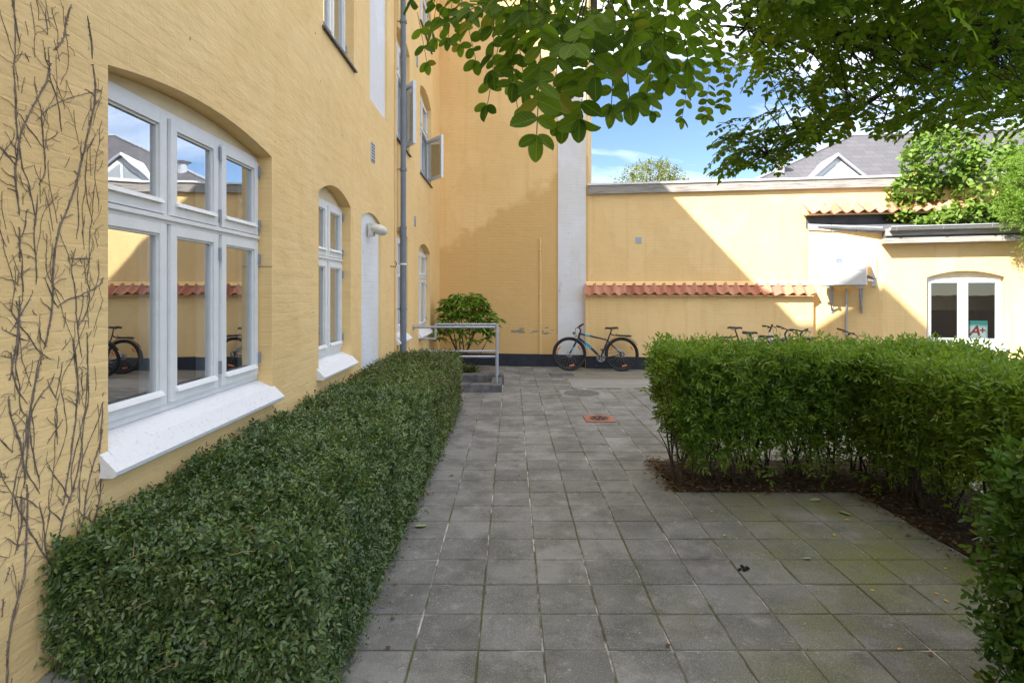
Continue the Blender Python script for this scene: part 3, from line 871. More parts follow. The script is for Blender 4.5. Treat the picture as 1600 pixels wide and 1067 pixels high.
for k in range(22):
    o = inst('tile', tile_me, yw, loc=(-0.07 + k*0.2125, -0.035 + random.uniform(-.004, .004), 1.845 + random.uniform(-.003, .003)))
    o.rotation_euler = (R(36) + random.gauss(0, .025), random.gauss(0, .02), random.gauss(0, .028))
for k in range(14):
    o = inst('tile', tile_me, yw, loc=(4.46 + k*0.212, -0.03 + random.uniform(-.004, .004), 3.50 + random.uniform(-.003, .003)))
    o.rotation_euler = (R(33) + random.gauss(0, .02), random.gauss(0, .02), random.gauss(0, .02))
MB().prism([(0.0, 3.49), (-0.27, 3.27), (-0.2, 3.25), (0.0, 3.30)], 4.48, 7.4).build('mortar_bed', M['ochre_low'], yw)

# ---- lean-to shed
A = Vector((6.2, 11.95, 0)); C = Vector((7.25, 11.15, 0)); E = Vector((10.6, 11.15 - 0.3*3.35, 0))
sd = empty('lean_to_shed', (C.x, C.y, 0)); tag(sd, 'low yellow lean-to shed with gutter and a white double window', 'shed')
aL = math.atan2(C.y-A.y, C.x-A.x); lenL = (C-A).length
aR = math.atan2(E.y-C.y, E.x-C.x); lenR = (E-C).length
wl_ = wall_panel('wall', [(0, 0), (lenL, 0), (lenL, 2.82), (0, 2.97)], [], M['ochre_low'], sd)
wl_.location = (A.x-C.x, A.y-C.y, 0); wl_.rotation_euler = (0, 0, aL)
shed_hole = arch(0.73, 1.97, 0.62, 1.95, .12)
wf = wall_panel('wall', [(0, 0), (lenR, 0), (lenR, 2.78), (0, 2.78)], [shed_hole], M['ochre_low'], sd, depth=0.2); wf.rotation_euler = (0, 0, aR)
w = window(sd, 0.73, 1.97, 0.62, 1.95, .12, 2, None, rev=0.10, sill=None, hinges=False, glass='glass_dim', room='room_dark', inner=False, mull=0.03)
w.rotation_euler = (0, 0, aR)
MB().prism([(0.14, 0.68), (-0.03, 0.63), (-0.03, 0.57), (0.14, 0.57)], 0.70, 2.0).build('sill', M['sill_white'], w)
# roof: felt deck, upstand, verge flashing, gutter, fascia
nL = Vector((math.sin(aL), -math.cos(aL), 0)); nR = Vector((math.sin(aR), -math.cos(aR), 0))
uR = Vector((math.cos(aR), math.sin(aR), 0)); f0 = C + nR*0.24 + uR*0.06; f1 = E + nR*0.24
rel = lambda v, z: (v.x-C.x, v.y-C.y, z)
b0 = Vector((6.2, yard_front(6.2)-0.19, 0)); b1 = Vector((10.6, yard_front(10.6)-0.19+0.0, 0))
MB().hexa([rel(A, 2.99), rel(C+nL*0.02, 2.84), rel(C+nR*0.2, 2.82), rel(A, 2.99)] and
          [rel(f0, 2.83), rel(f1, 2.83), rel(b1, 3.02), rel(b0+Vector((.12,-.02,0)), 3.00), rel(f0, 2.87), rel(f1, 2.87), rel(b1, 3.06), rel(b0+Vector((.12,-.02,0)), 3.04)]).build('roof', M['lead'], sd)
up = MB().prism([(-0.03, 3.02), (-0.03, 3.30), (0.0, 3.30), (0.0, 3.02)], 0, 4.4).build('lead_upstand', M['lead'], sd)
up.location = (b0.x-C.x-0.02, b0.y-C.y+0.19, 0); up.rotation_euler = (0, 0, ROT)
vf = MB()
for k in range(3):
    t0, t1 = k/3, (k+1)/3
    p, q = A.lerp(C, t0), A.lerp(C, t1); za, zb_ = 2.965-0.15*t0, 2.965-0.15*t1
    pf, qf = p+nL*0.035, q+nL*0.035; pb, qb = p-nL*0.05, q-nL*0.05
    MB().hexa([rel(pf, za), rel(qf-(q-p)*0.02, zb_), rel(qb-(q-p)*0.02, zb_), rel(pb, za), rel(pf, za+.125), rel(qf-(q-p)*0.02, zb_+.125), rel(qb-(q-p)*0.02, zb_+.125), rel(pb, za+.125)]).build('verge_flashing', M['zinc'], sd)
gt = MB(); n = 8
prof = [(-0.25 - 0.065 + 0.065*math.cos(math.pi*k/n), 2.895 - 0.065*math.sin(math.pi*k/n)) for k in range(n+1)]
prof_in = [(-0.25 - 0.065 + 0.058*math.cos(math.pi*k/n), 2.897 - 0.058*math.sin(math.pi*k/n)) for k in range(n, -1, -1)]
gt.prism(prof + prof_in, 0.02, lenR)
gt.tube([(0.02, -0.385, 2.90), (lenR, -0.385, 2.90)], 0.011, 6)
go = gt.build('gutter', M['zinc'], sd, smooth=True); go.rotation_euler = (0, 0, aR)
for k in range(4):
    x = 0.12 + k*0.75
    b = MB(); pr = [(y*1.0-0.003, z-0.003) for y, z in prof]
    b.tube([(x, y, z) for y, z in pr], 0.008, 5).build('gutter_bracket', M['zinc'], sd).rotation_euler = (0, 0, aR)
fb = MB().box(-0.03, lenR, -0.25, -0.215, 2.74, 2.875).build('eaves_board', M['board'], sd); fb.rotation_euler = (0, 0, aR)
fb = MB().box(-0.04, lenR, -0.235, 0.0, 2.60, 2.70).build('soffit_board', M['board'], sd); fb.rotation_euler = (0, 0, aR)
fb = MB().box(-0.02, lenR, -0.21, 0.0, 2.701, 2.86).build('eaves_infill', M['lead'], sd); fb.rotation_euler = (0, 0, aR)

# ---- far house with hipped slate roof behind the yard wall
M['far_roof'] = None
def mk_farroof():
    N = NT('grey_slate_roof', 0.7, 0, 0.3)
    o = N.sep(N.obj())
    b = N.n.new('ShaderNodeTexBrick'); b.inputs['Scale'].default_value = 1.0
    b.inputs['Brick Width'].default_value = 0.6; b.inputs['Row Height'].default_value = 0.35; b.inputs['Mortar Size'].default_value = 0.02
    b.inputs['Color1'].default_value = (0.085, 0.083, 0.092, 1); b.inputs['Color2'].default_value = (0.105, 0.10, 0.11, 1); b.inputs['Mortar'].default_value = (0.07, 0.07, 0.076, 1)
    N.link(N.comb(o[0], o[2], 0.0), b.inputs['Vector']); N.color(b.outputs['Color']); return N.m
M['far_roof'] = mk_farroof()
fh = empty('slate_roof_house', (16.0, 31.0, 0), R(-8)); tag(fh, 'distant house with grey hipped slate roof and white triangular dormer', 'house')
M['far_wall'] = plain('pale_far_wall', (0.55, 0.50, 0.42), 0.85)
MB().box(-3.5, 22, 0, 12, 0, 7.2).build('wall', M['far_wall'], fh)
rf = MB().add([(-4.0,-0.4,7.2),(23,-0.4,7.2),(23,12.4,7.2),(-4.0,12.4,7.2),(4.8,6,11.6),(17,6,11.6)],
              [(0,1,5,4),(1,2,5),(2,3,4,5),(3,0,4),(0,3,2,1)]).build('roof', M['far_roof'], fh)
MB().tube([(-4.0,-0.4,7.22),(4.8,6,11.63)], 0.09, 6).build('hip_flashing', M['zinc'], rf)
MB().tube([(4.8,6,11.63),(17,6,11.63)], 0.09, 6).build('ridge_flashing', M['zinc'], rf)
dm = MB().plate([(0.2, 7.75), (3.1, 7.75), (1.65, 9.0)], 0.30, 0.42).build('dormer', M['wood_white'], fh)
MB().plate([(0.75, 7.9), (1.58, 7.9), (1.58, 8.62)], 0.27, 0.31).build('pane', M['glass_dim'], dm)
MB().plate([(1.72, 7.9), (2.55, 7.9), (1.72, 8.62)], 0.27, 0.31).build('pane', M['glass_dim'], dm)
MB().hexa([(0.05,0.1,7.65),(1.65,0.1,9.05),(1.65,4.6,9.05),(0.05,1.6,7.65),(0.0,0.1,7.75),(1.65,0.1,9.2),(1.65,4.6,9.2),(0.0,1.6,7.75)]).build('dormer_roof', M['wood_white'], dm)
MB().hexa([(3.25,0.1,7.65),(1.65,0.1,9.05),(1.65,4.6,9.05),(3.25,1.6,7.65),(3.3,0.1,7.75),(1.65,0.1,9.2),(1.65,4.6,9.2),(3.3,1.6,7.75)]).build('dormer_roof', M['zinc'], dm)
MB().tube([(-0.9,1.6,7.9),(-0.9,1.6,9.0),(-0.9,1.6,9.15)], [0.28,0.28,0.5], 10).build('roof_vent', M['zinc'], rf)

# ------------------------------------------------------------------ fittings on the houses
dp = empty('drainpipe', (-1.585, 8.32, 0)); tag(dp, 'tall grey-blue drainpipe down the yellow house wall', 'drainpipe')
MB().tube([(0, 0, 0), (0, 0, 2.62)], 0.047, 12).build('pipe', M['pipe_grey'], dp, smooth=True)
MB().tube([(0, 0, 2.60), (0, 0, 9.25)], 0.041, 12).build('pipe', M['pipe_grey'], dp, smooth=True)
for z in (1.42, 2.60, 3.45, 5.6, 7.4):
    MB().tube([(0, 0, z-0.02), (0, 0, z+0.02)], 0.054, 12).tube([(0, 0, z), (-0.085, -0.02, z)], 0.008, 6).build('pipe_bracket', M['pipe_grey'], dp, smooth=True)
MB().tube([(0, 0, 2.06), (0, 0, 2.085)], 0.049, 12).build('paint_band', M['wood_white'], dp, smooth=True)
o = MB().tube([(-1.655, 8.12, 0.3), (-1.655, 8.12, 9.2)], 0.012, 6).build('cable_conduit', M['ochre'], smooth=True)
tag(o, 'thin ochre conduit on the wall just before the drainpipe', 'conduit')

M['lamp'] = plain('cream_lamp_plastic', (0.62, 0.60, 0.54), 0.4)
wlp = empty('wall_lamp', (-1.67, 6.72, 2.40)); tag(wlp, 'cream bulkhead lamp at the top of the white blind door panel', 'wall lamp')
MB().cbox(-0.01, 0.05, -0.05, 0.05, -0.08, 0.08, 0.01).build('back_plate', M['lamp'], wlp)
prof = []
lm = MB(); seg = 12; rings = [(0.02, 0.06), (0.07, 0.10), (0.13, 0.105), (0.18, 0.075), (0.20, 0.03)]
vs = []; fs = []
for (x, r) in rings:
    for k in range(seg):
        t = 2*math.pi*k/seg; vs.append((x, r*math.cos(t)*0.9, 0.02 - x*0.22 + r*0.62*math.sin(t)))
for i in range(len(rings)-1):
    for k in range(seg):
        l = (k+1) % seg; fs.append((i*seg+k, i*seg+l, (i+1)*seg+l, (i+1)*seg+k))
fs.append(tuple(range(seg))); fs.append(tuple((len(rings)-1)*seg+k for k in range(seg)))
lm.add(vs, fs).build('lamp_housing', M['lamp'], wlp, smooth=True)
o = MB().tube([(-1.67, 7.84, 2.02), (-1.60, 7.84, 2.01), (-1.585, 7.84, 2.05), (-1.60, 7.84, 2.09)], 0.008, 6).build('wall_hook', M['iron_red'], smooth=True)
tag(o, 'small rusty hook in the wall left of the drainpipe', 'hook')

# air conditioner on the shed's side wall
ac = empty('air_conditioner', (A.x, A.y, 0), aL); tag(ac, 'white outdoor air conditioner on brackets on the shed side wall', 'air conditioner')
M['acwhite'] = plain('white_enamel', (0.62, 0.63, 0.62), 0.35, var=0.03)
x0, x1, z0, z1, ya, yb = 0.28, 1.08, 1.80, 2.36, -0.46, -0.17
MB().cbox(x0, x1, ya, yb, z0, z1, 0.02).build('casing', M['acwhite'], ac, bevel=0.012)
gr_ = MB()
for k in range(7): gr_.ring((x0+0.28, ya-0.006, z0+0.27), 0.055+0.03*k, 0.0035, 'y', 28, 5)
for k in range(8):
    t = math.pi*k/8; gr_.tube([(x0+0.28-0.24*math.cos(t), ya-0.006, z0+0.27-0.24*math.sin(t)), (x0+0.28+0.24*math.cos(t), ya-0.006, z0+0.27+0.24*math.sin(t))], 0.003, 5)
gr_.build('fan_grille', M['acwhite'], ac)
MB().box(x0+0.56, x1-0.04, ya-0.008, ya, z0+0.30, z1-0.06).build('service_cover', M['acwhite'], ac)
M['blue_badge'] = plain('blue_badge', (0.05, 0.13, 0.35), 0.4)
bd = MB().box(x0+0.30, x0+0.40, ya-0.010, ya-0.003, z1-0.10, z1-0.085).box(x0+0.30, x0+0.40, ya-0.010, ya-0.003, z1-0.065, z1-0.05).box(x0+0.30, x0+0.315, ya-0.010, ya-0.003, z1-0.085, z1-0.065)
bd.build('badge', M['blue_badge'], ac)
M['acgrey'] = plain('grey_plastic_hose', (0.10, 0.10, 0.10), 0.5)
MB().tube([(x1, -0.30, z0+0.17), (x1+0.07, -0.26, z0+0.15), (x1+0.09, -0.14, z0+0.14), (x1+0.09, 0.0, z0+0.14)], 0.026, 8).build('hose', M['acgrey'], ac, smooth=True)
MB().tube([(x1, -0.30, z0+0.10), (x1+0.06, -0.26, z0+0.09), (x1+0.08, 0.0, z0+0.09)], 0.02, 8).build('hose', M['wood_white'], ac, smooth=True)
MB().cbox(x1+0.05, x1+0.13, -0.05, -0.002, z0-0.02, z1-0.02, 0.006).build('pipe_cover', M['acwhite'], ac)
for x in (x0+0.16, x1-0.12):
    b = MB()
    b.box(x-0.02, x+0.02, -0.48, -0.002, z0-0.055, z0-0.012); b.box(x-0.02, x+0.02, -0.03, -0.002, z0-0.55, z0-0.055)
    b.hexa([(x-.012,-.44,z0-.056),(x+.012,-.44,z0-.056),(x+.012,-.40,z0-.056),(x-.012,-.40,z0-.056),(x-.012,-.06,z0-.5),(x+.012,-.06,z0-.5),(x+.012,-.03,z0-.47),(x-.012,-.03,z0-.47)])
    b.build('bracket', M['galv'], ac)
MB().box(x0-0.04, x1-0.02, -0.40, -0.34, z0-0.011, z0+0.0).build('mounting_rail', M['galv'], ac)
MB().tube([(x0+0.42, -0.03, z0-0.06), (x0+0.42, -0.03, 0.0)], 0.018, 8).build('drain_pipe', M['galv'], ac, smooth=True)

# poster standing inside the shed window
M['poster_pale'] = None
def mk_poster():
    N = NT('poster_print', 0.6); o = N.sep(N.obj())
    top = N.ramp(N.math('ADD', o[2], N.math('MULTIPLY', N.noise(9, 3, 0.5), 0.06)), [(0.0, 0.0), (0.30, 0.0), (0.36, 1.0)])
    edge = N.ramp(N.math('ADD', N.math('ABSOLUTE', o[0]), N.math('MULTIPLY', N.noise(14, 3, 0.5), 0.05)), [(0.13, 0.0), (0.19, 0.6)])
    f = N.math('MAXIMUM', top, edge)
    N.color(N.mix(f, (0.72, 0.84, 0.83), (0.03, 0.36, 0.32))); return N.m
M['poster'] = mk_poster()
M['poster_red'] = plain('poster_red_ink', (0.30, 0.03, 0.03), 0.6); M['poster_grey'] = plain('poster_grey_ink', (0.35, 0.38, 0.4), 0.6)
pp = C + Vector((math.cos(aR), math.sin(aR), 0))*1.615 - nR*0.185
po = empty('window_poster', (pp.x, pp.y, 0.725), aR); tag(po, 'teal and white poster with red A+ inside the shed window', 'poster')
MB().cbox(-0.165, 0.165, -0.004, 0.004, 0.0, 0.40, 0.001).build('card', M['poster'], po)
RX = Matrix.Rotation(R(90), 4, 'X')
text_part('lettering', 'A', 0.26, M['poster_red'], po, Matrix.Translation((-0.045, -0.006, 0.20)) @ RX, 0.001, 0.25, 0.006)
text_part('lettering', '+', 0.17, M['poster_red'], po, Matrix.Translation((0.085, -0.006, 0.21)) @ RX, 0.001, 0.0, 0.006)
for k in range(3):
    MB().box(-0.10+0.02*k, 0.10-0.015*k, -0.0065, -0.0045, 0.10-0.022*k, 0.106-0.022*k).build('print_line', M['poster_grey'], po)

# ------------------------------------------------------------------ railing and stair kerb
rl = empty('steel_railing', (-0.26, 9.62, 0)); tag(rl, 'galvanised tube railing around the basement steps', 'railing')
rr = 0.021
def bar(pts, name='rail'): return MB().tube([(p[0]+0.26, p[1]-9.62, p[2]) for p in pts], rr, 10).build(name, M['galv'], rl, smooth=True)
bar([(-0.26, 9.62, 0.13), (-0.26, 9.62, 1.10)], 'post'); bar([(-0.26, 10.3, 0.17), (-0.26, 10.3, 1.10)], 'post')
bar([(-1.66, 9.62, 1.076), (-0.28, 9.62, 1.076)]); bar([(-1.66, 9.62, 0.58), (-0.28, 9.62, 0.58)])
bar([(-1.38, 10.3, 1.085), (-0.28, 10.3, 1.085)]); bar([(-1.38, 10.3, 1.10), (-1.38, 10.3, 0.81)]); bar([(-1.66, 10.3, 0.825), (-1.39, 10.3, 0.825)])
bar([(-1.66, 10.3, 0.60), (-0.28, 10.3, 0.60)]); bar([(-0.26, 9.64, 1.08), (-0.26, 10.28, 1.08)]); bar([(-0.26, 9.64, 0.59), (-0.26, 10.28, 0.59)])
for (x, y, z) in ((-1.665, 9.62, 1.076), (-1.665, 9.62, 0.58), (-1.665, 10.3, 0.825), (-1.665, 10.3, 0.60)):
    MB().tube([(x+.26, y-9.62, z), (x+.275, y-9.62, z)], 0.042, 12).build('wall_flange', M['galv'], rl)
kb = empty('stair_kerb', (-0.9, 9.5, 0)); tag(kb, 'dark weathered concrete kerb around the basement steps', 'kerb')
def kbox(x0, x1, y0, y1, z0, z1, name='kerb_block', mt='concrete_dark'):
    MB().cbox(x0+0.9, x1+0.9, y0-9.5, y1-9.5, z0, z1, 0.012).build(name, M[mt], kb)
kbox(-1.66, -0.17, 9.50, 9.74, -0.02, 0.13); kbox(-0.36, -0.175, 9.742, 10.36, -0.02, 0.128); kbox(-1.66, -0.15, 10.362, 10.60, -0.02, 0.17)
kbox(-1.66, -0.362, 9.742, 10.36, -0.03, 0.004, 'landing', 'concrete')
kbox(-1.66, -0.95, 10.61, 10.98, -0.02, 0.16, 'step', 'concrete'); kbox(-1.66, -1.15, 10.982, 11.35, -0.02, 0.22, 'step', 'concrete')

# ------------------------------------------------------------------ covers in the paving
mc = empty('manhole_cover', (1.15, 9.4, 0)); tag(mc, 'round grey ribbed manhole cover in a square frame', 'manhole cover')
MB().cbox(-0.36, 0.36, -0.36, 0.36, -0.02, 0.005, 0.003).build('frame', M['concrete'], mc)
MB().tube([(0, 0, 0.0), (0, 0, 0.010)], 0.30, 32).build('lid', M['iron_grey'], mc)
for k in range(9):
    x = -0.24+0.06*k; h = math.sqrt(max(0, 0.28**2 - x*x))
    MB().cbox(x-0.014, x+0.014, -h, h, 0.009, 0.016, 0.003).build('rib', M['iron_grey'], mc).rotation_euler = (0, 0, R(35))
dg = empty('drain_cover', (1.14, 7.48, 0)); tag(dg, 'rust-red square drain cover with round slotted grate', 'drain cover')
MB().cbox(-0.19, 0.19, -0.19, 0.19, -0.01, 0.014, 0.004).build('plate', M['iron_red'], dg)
MB().ring((0, 0, 0.0145), 0.118, 0.006, 'z', 28, 6).build('grate_ring', M['iron_dark'], dg)
for k in range(6):
    t = 2*math.pi*k/6 + 0.2
    MB().cbox(0.035, 0.105, -0.026, 0.026, 0.0135, 0.0155, 0.0005).build('slot', M['hole'], dg).rotation_euler = (0, 0, t)
MB().tube([(0, 0, 0.0135), (0, 0, 0.0158)], 0.024, 10).build('slot', M['hole'], dg)
cg = empty('floor_grate', (1.0, 11.55, 0)); tag(cg, 'dark iron floor grate under the front wheel of the black bicycle', 'grate')
MB().cbox(-0.24, 0.24, -0.2, 0.2, -0.01, 0.006, 0.002).build('frame', M['iron_dark'], cg)
for k in range(8): MB().box(-0.22, 0.22, -0.17+0.045*k, -0.155+0.045*k, 0.0055, 0.010).build('bar', M['iron_grey'], cg)

# ------------------------------------------------------------------ bicycles
def mat_flat(name, col, rough=0.4, metal=0.0): return plain(name, col, rough, metal, var=0.06)
M['tyre'] = mat_flat('black_tyre_rubber', (0.022, 0.022, 0.026), 0.75); M['black'] = mat_flat('black_plastic', (0.02, 0.02, 0.023), 0.45)
M['steel'] = mat_flat('bright_steel', (0.55, 0.55, 0.56), 0.3, 0.9); M['amber'] = mat_flat('amber_reflector', (0.75, 0.20, 0.01), 0.3)
M['cyan'] = mat_flat('cyan_decal', (0.02, 0.36, 0.62), 0.4)
M['frame_black'] = mat_flat('black_frame_lacquer', (0.022, 0.024, 0.045), 0.3); M['frame_white'] = mat_flat('white_frame_lacquer', (0.75, 0.75, 0.74), 0.3)
M['frame_grey'] = mat_flat('grey_frame_lacquer', (0.12, 0.13, 0.15), 0.35); M['frame_red'] = mat_flat('dark_red_frame_lacquer', (0.16, 0.02, 0.025), 0.3)
RW = 0.36
def wheel(parent, cx, mats):
    w = empty('wheel', (cx, 0, RW)); w.parent = parent
    MB().ring((0, 0, 0), RW-0.026, 0.026, 'y', 44, 8).build('tyre', M['tyre'], w, smooth=True)
    MB().ring((0, 0, 0), RW-0.060, 0.012, 'y', 44, 6).build('rim', M['black'], w, smooth=True)
    MB().tube([(0, -0.055, 0), (0, 0.055, 0)], 0.02, 10).build('hub', M['steel'], w, smooth=True)
    sp = MB()
    for k in range(28):
        t = 2*math.pi*k/28; t2 = t + (0.5 if k % 2 else -0.5); s = 0.03 if k % 4 < 2 else -0.03
        sp.tube([(0.022*math.cos(t2), s, 0.022*math.sin(t2)), ((RW-0.066)*math.cos(t), 0, (RW-0.066)*math.sin(t))], 0.0011, 4, cap=False)
    sp.build('spokes', M['steel'], w)
    MB().ring((0, -0.036, 0), 0.066, 0.005, 'y', 24, 5).ring((0, -0.036, 0), 0.05, 0.003, 'y', 20, 4).build('brake_disc', M['steel'], w)
    for t in (0.5, 2.6, 4.5):
        c, s = math.cos(t), math.sin(t); r = 0.245
        q = MB().cbox(-0.05, 0.05, -0.012, 0.012, -0.014, 0.014, 0.004)
        o = q.build('reflector', M['amber'], w); o.location = (r*c, 0, r*s); o.rotation_euler = (0, -(t + math.pi/2), 0)
    return w
def bike(name, label, fmat, decal=None, rack=True, guard=True, saddle_z=0.92, bar_z=0.96, steer=0.0):
    b = empty(name); tag(b, label, 'bicycle', 'bicycles leaning in the courtyard')
    fm = M[fmat]
    BB = (0.44, 0, 0.285); ST = (0.285, 0, 0.655); SP = (0.205, 0, saddle_z-0.05); HB = (0.905, 0, 0.70); HT = (0.875, 0, 0.80); FA = (1.10, 0, RW)
    f = MB()
    f.tube([BB, ST], 0.018, 10); f.tube([ST, (0.86, 0, 0.785)], [0.017, 0.021], 10); f.tube([BB, (0.66, 0, 0.51), HB], [0.027, 0.026, 0.024], 10); f.tube([HB, HT], 0.025, 10)
    f.tube([(0.44, -0.04, 0.285), (0.44, 0.04, 0.285)], 0.026, 10)
    for s in (-1, 1):
        f.tube([(0.43, 0.025*s, 0.285), (0.25, 0.05*s, 0.30), (0, 0.062*s, RW)], [0.012, 0.010, 0.008], 8)
        f.tube([(0.292, 0.018*s, 0.64), (0.20, 0.05*s, 0.55), (0, 0.062*s, RW)], [0.010, 0.009, 0.008], 8)
    fo = f.build('frame', fm, b, smooth=True)
    k = MB()
    k.tube([(0.855, 0, 0.865), HT], 0.017, 8); k.tube([(0.93, -0.06, 0.665), (0.93, 0.06, 0.665)], 0.02, 8)
    for s in (-1, 1): k.tube([(0.925, 0.06*s, 0.68), (1.0, 0.062*s, 0.53), FA[:1] + (0.062*s,) + FA[2:]], [0.017, 0.020, 0.014], 8)
    fk = k.build('fork', fm, b, smooth=True)
    wheel(b, 0.0, None); wheel(b, 1.10, None)
    h = MB().tube([(0.855, 0, 0.865), (0.90, 0, bar_z-0.03)], 0.016, 8)
    bar_pts = [(0.83, -0.31, bar_z+0.01), (0.875, -0.16, bar_z), (0.905, 0, bar_z-0.025), (0.875, 0.16, bar_z), (0.83, 0.31, bar_z+0.01)]
    h.tube(bar_pts, 0.0125, 8)
    ho = h.build('handlebar', M['black'], b, smooth=True)
    for s in (-1, 1):
        MB().tube([(0.825, 0.31*s, bar_z+0.01), (0.848, 0.21*s, bar_z+0.004)], 0.019, 8).build('grip', M['black'], ho, smooth=True)
        MB().tube([(0.868, 0.18*s, bar_z-0.005), (0.92, 0.21*s, bar_z-0.03), (0.90, 0.29*s, bar_z-0.045)], 0.007, 6).build('brake_lever', M['black'], ho, smooth=True)
        MB().tube([(0.87, 0.15*s, bar_z), (0.97, 0.12*s, bar_z-0.06), (0.965, 0.05*s, bar_z-0.18), (0.93, 0.02*s, 0.72)], 0.0035, 5).build('cable', M['black'], ho, smooth=True)
    MB().tube([ST, SP], 0.0145, 8).build('seat_post', M['black'], b, smooth=True)
    sd_ = MB(); vs = []; fs = []; prof = [(0.075, .075, 0.0), (0.10, .085, 0.012), (0.16, .07, 0.005), (0.23, .035, 0.0), (0.31, .02, 0.004), (0.345, .012, -0.006)]
    for (x, hw, dz) in prof:
        for (yy, zz) in ((-1, -0.03), (-0.85, 0.0), (0, 0.008), (0.85, 0.0), (1, -0.03), (0, -0.035)):
            vs.append((x-0.005, hw*yy, saddle_z + dz + zz))
    for i in range(len(prof)-1):
        for q in range(6):
            r_ = (q+1) % 6; fs.append((i*6+q, i*6+r_, (i+1)*6+r_, (i+1)*6+q))
    fs += [tuple(range(6)), tuple(30+q for q in range(5, -1, -1))]
    sd_.add(vs, fs); sd_.tube([(0.12, -0.02, saddle_z-0.03), (0.16, -0.02, saddle_z-0.05), (0.26, -0.02, saddle_z-0.03)], 0.0045, 5); sd_.tube([(0.12, 0.02, saddle_z-0.03), (0.16, 0.02, saddle_z-0.05), (0.26, 0.02, saddle_z-0.03)], 0.0045, 5)
    sd_.build('saddle', M['black'], b, smooth=True)
    c = MB().ring((0.44, 0.045, 0.285), 0.085, 0.006, 'y', 28, 5).ring((0.44, 0.04, 0.285), 0.06, 0.004, 'y', 24, 5)
    for t in range(5): c.tube([(0.44, 0.045, 0.285), (0.44+0.085*math.cos(t*1.257), 0.045, 0.285+0.085*math.sin(t*1.257))], 0.006, 5)
    co = c.build('chainset', M['steel'], b)
    for s, t in ((-1, -1.35), (1, 1.79)):
        e = (0.44+0.17*math.cos(t), 0.075*s, 0.285+0.17*math.sin(t))
        MB().tube([(0.44, 0.06*s, 0.285), e], 0.011, 6).build('crank', M['black'], co)
        MB().cbox(e[0]-0.05, e[0]+0.05, min(e[1], e[1]+0.10*s), max(e[1], e[1]+0.10*s), e[2]-0.012, e[2]+0.012, 0.004).build('pedal', M['black'], co)
    MB().tube([(0.0, 0.045, RW+0.05), (0.44, 0.045, 0.37)], 0.004, 5).tube([(0.0, 0.045, RW-0.11), (0.44, 0.045, 0.20)], 0.004, 5).build('chain', M['iron_dark'], b)
    MB().ring((0, 0.045, RW), 0.05, 0.005, 'y', 20, 5).ring((0, 0.038, RW), 0.035, 0.005, 'y', 20, 5).tube([(0.02, 0.05, RW-0.02), (0.05, 0.05, RW-0.12), (0.03, 0.05, RW-0.16)], 0.012, 6).build('gear_cassette', M['iron_dark'], b)
    if guard:
        g1 = MB(); rr_ = RW+0.022
        pts = [(rr_*math.cos(t), 0, RW+rr_*math.sin(t)) for t in np.linspace(R(40), R(150), 12)]
        g1.add([p for q in pts for p in ((q[0], -0.028, q[2]), (q[0], 0.028, q[2]))] + [p for q in pts for p in ((q[0]*.99, -0.028, RW+(q[2]-RW)*.985), (q[0]*.99, 0.028, RW+(q[2]-RW)*.985))],
               [(2*i, 2*i+1, 2*i+3, 2*i+2) for i in range(11)] + [(24+2*i+2, 24+2*i+3, 24+2*i+1, 24+2*i) for i in range(11)])
        g1.build('mudguard', M['black'], b, fix=False)
        g2 = MB(); pts = [(1.10+rr_*math.cos(t), 0, RW+rr_*math.sin(t)) for t in np.linspace(R(105), R(180), 9)]
        pts[-1] = (1.10-rr_-0.02, 0, RW-0.02); pts[-2] = (pts[-2][0]-0.012, 0, pts[-2][2])
        g2.add([p for q in pts for p in ((q[0], -0.026, q[2]), (q[0], 0.026, q[2]))] + [p for q in pts for p in ((q[0]+.006, -0.026, q[2]), (q[0]+.006, 0.026, q[2]))],
               [(2*i, 2*i+1, 2*i+3, 2*i+2) for i in range(8)] + [(18+2*i+2, 18+2*i+3, 18+2*i+1, 18+2*i) for i in range(8)])
        g2.build('mudguard', M['black'], b, fix=False)
    if rack:
        r_ = MB().tube([(0.24, 0, 0.785), (0.15, 0, 0.755), (-0.20, 0, 0.735)], 0.013, 8)
        for s in (-1, 1): r_.tube([(0.12, 0.0, 0.76), (0.08, 0.06*s, 0.765), (-0.18, 0.06*s, 0.75), (-0.22, 0.0, 0.75)], 0.007, 6)
        for q in range(4): r_.tube([(0.06-0.07*q, -0.06, 0.765), (0.06-0.07*q, 0.06, 0.765)], 0.005, 5)
        r_.tube([(0.10, 0, 0.77), (0.115, 0, 0.80)], 0.006, 5)
        r_.build('luggage_rack', M['black'], b, smooth=True)
    MB().tube([(0.965, 0.03, 0.72), (1.0, 0.05, 0.76), (1.0, 0.05, 0.79)], 0.006, 5).tube([(0.985, 0.05, 0.80), (1.03, 0.05, 0.80)], 0.022, 8).build('headlight', M['black'], b)
    if decal:
        # lettering runs down the down tube on the side away from the wall
        d = Vector(HB) - Vector(BB); ang = math.atan2(d.z, d.x)
        mid = Vector(BB)*0.40 + Vector(HB)*0.60
        # seen from +y with the front to the left: x axis of text points to -d
        ex = -d.normalized(); ez = Vector((0, 1, 0)); ey = ez.cross(ex)
        if ey.z < 0: ex, ey = ex, ey
        mt = Matrix(((ex.x, ey.x, ez.x, mid.x), (ex.y, ey.y, ez.y, 0.0285), (ex.z, ey.z, ez.z, mid.z), (0, 0, 0, 1)))
        text_part('lettering', decal, 0.085, M['cyan'], fo, mt, 0.001, 0.2, 0.004)
        t0, t1 = Vector(ST).lerp(Vector((0.86, 0, 0.785)), 0.66), Vector(ST).lerp(Vector((0.86, 0, 0.785)), 0.84)
        MB().tube([t0, t1], 0.0222, 10).build('decal_band', M['cyan'], fo, smooth=True)
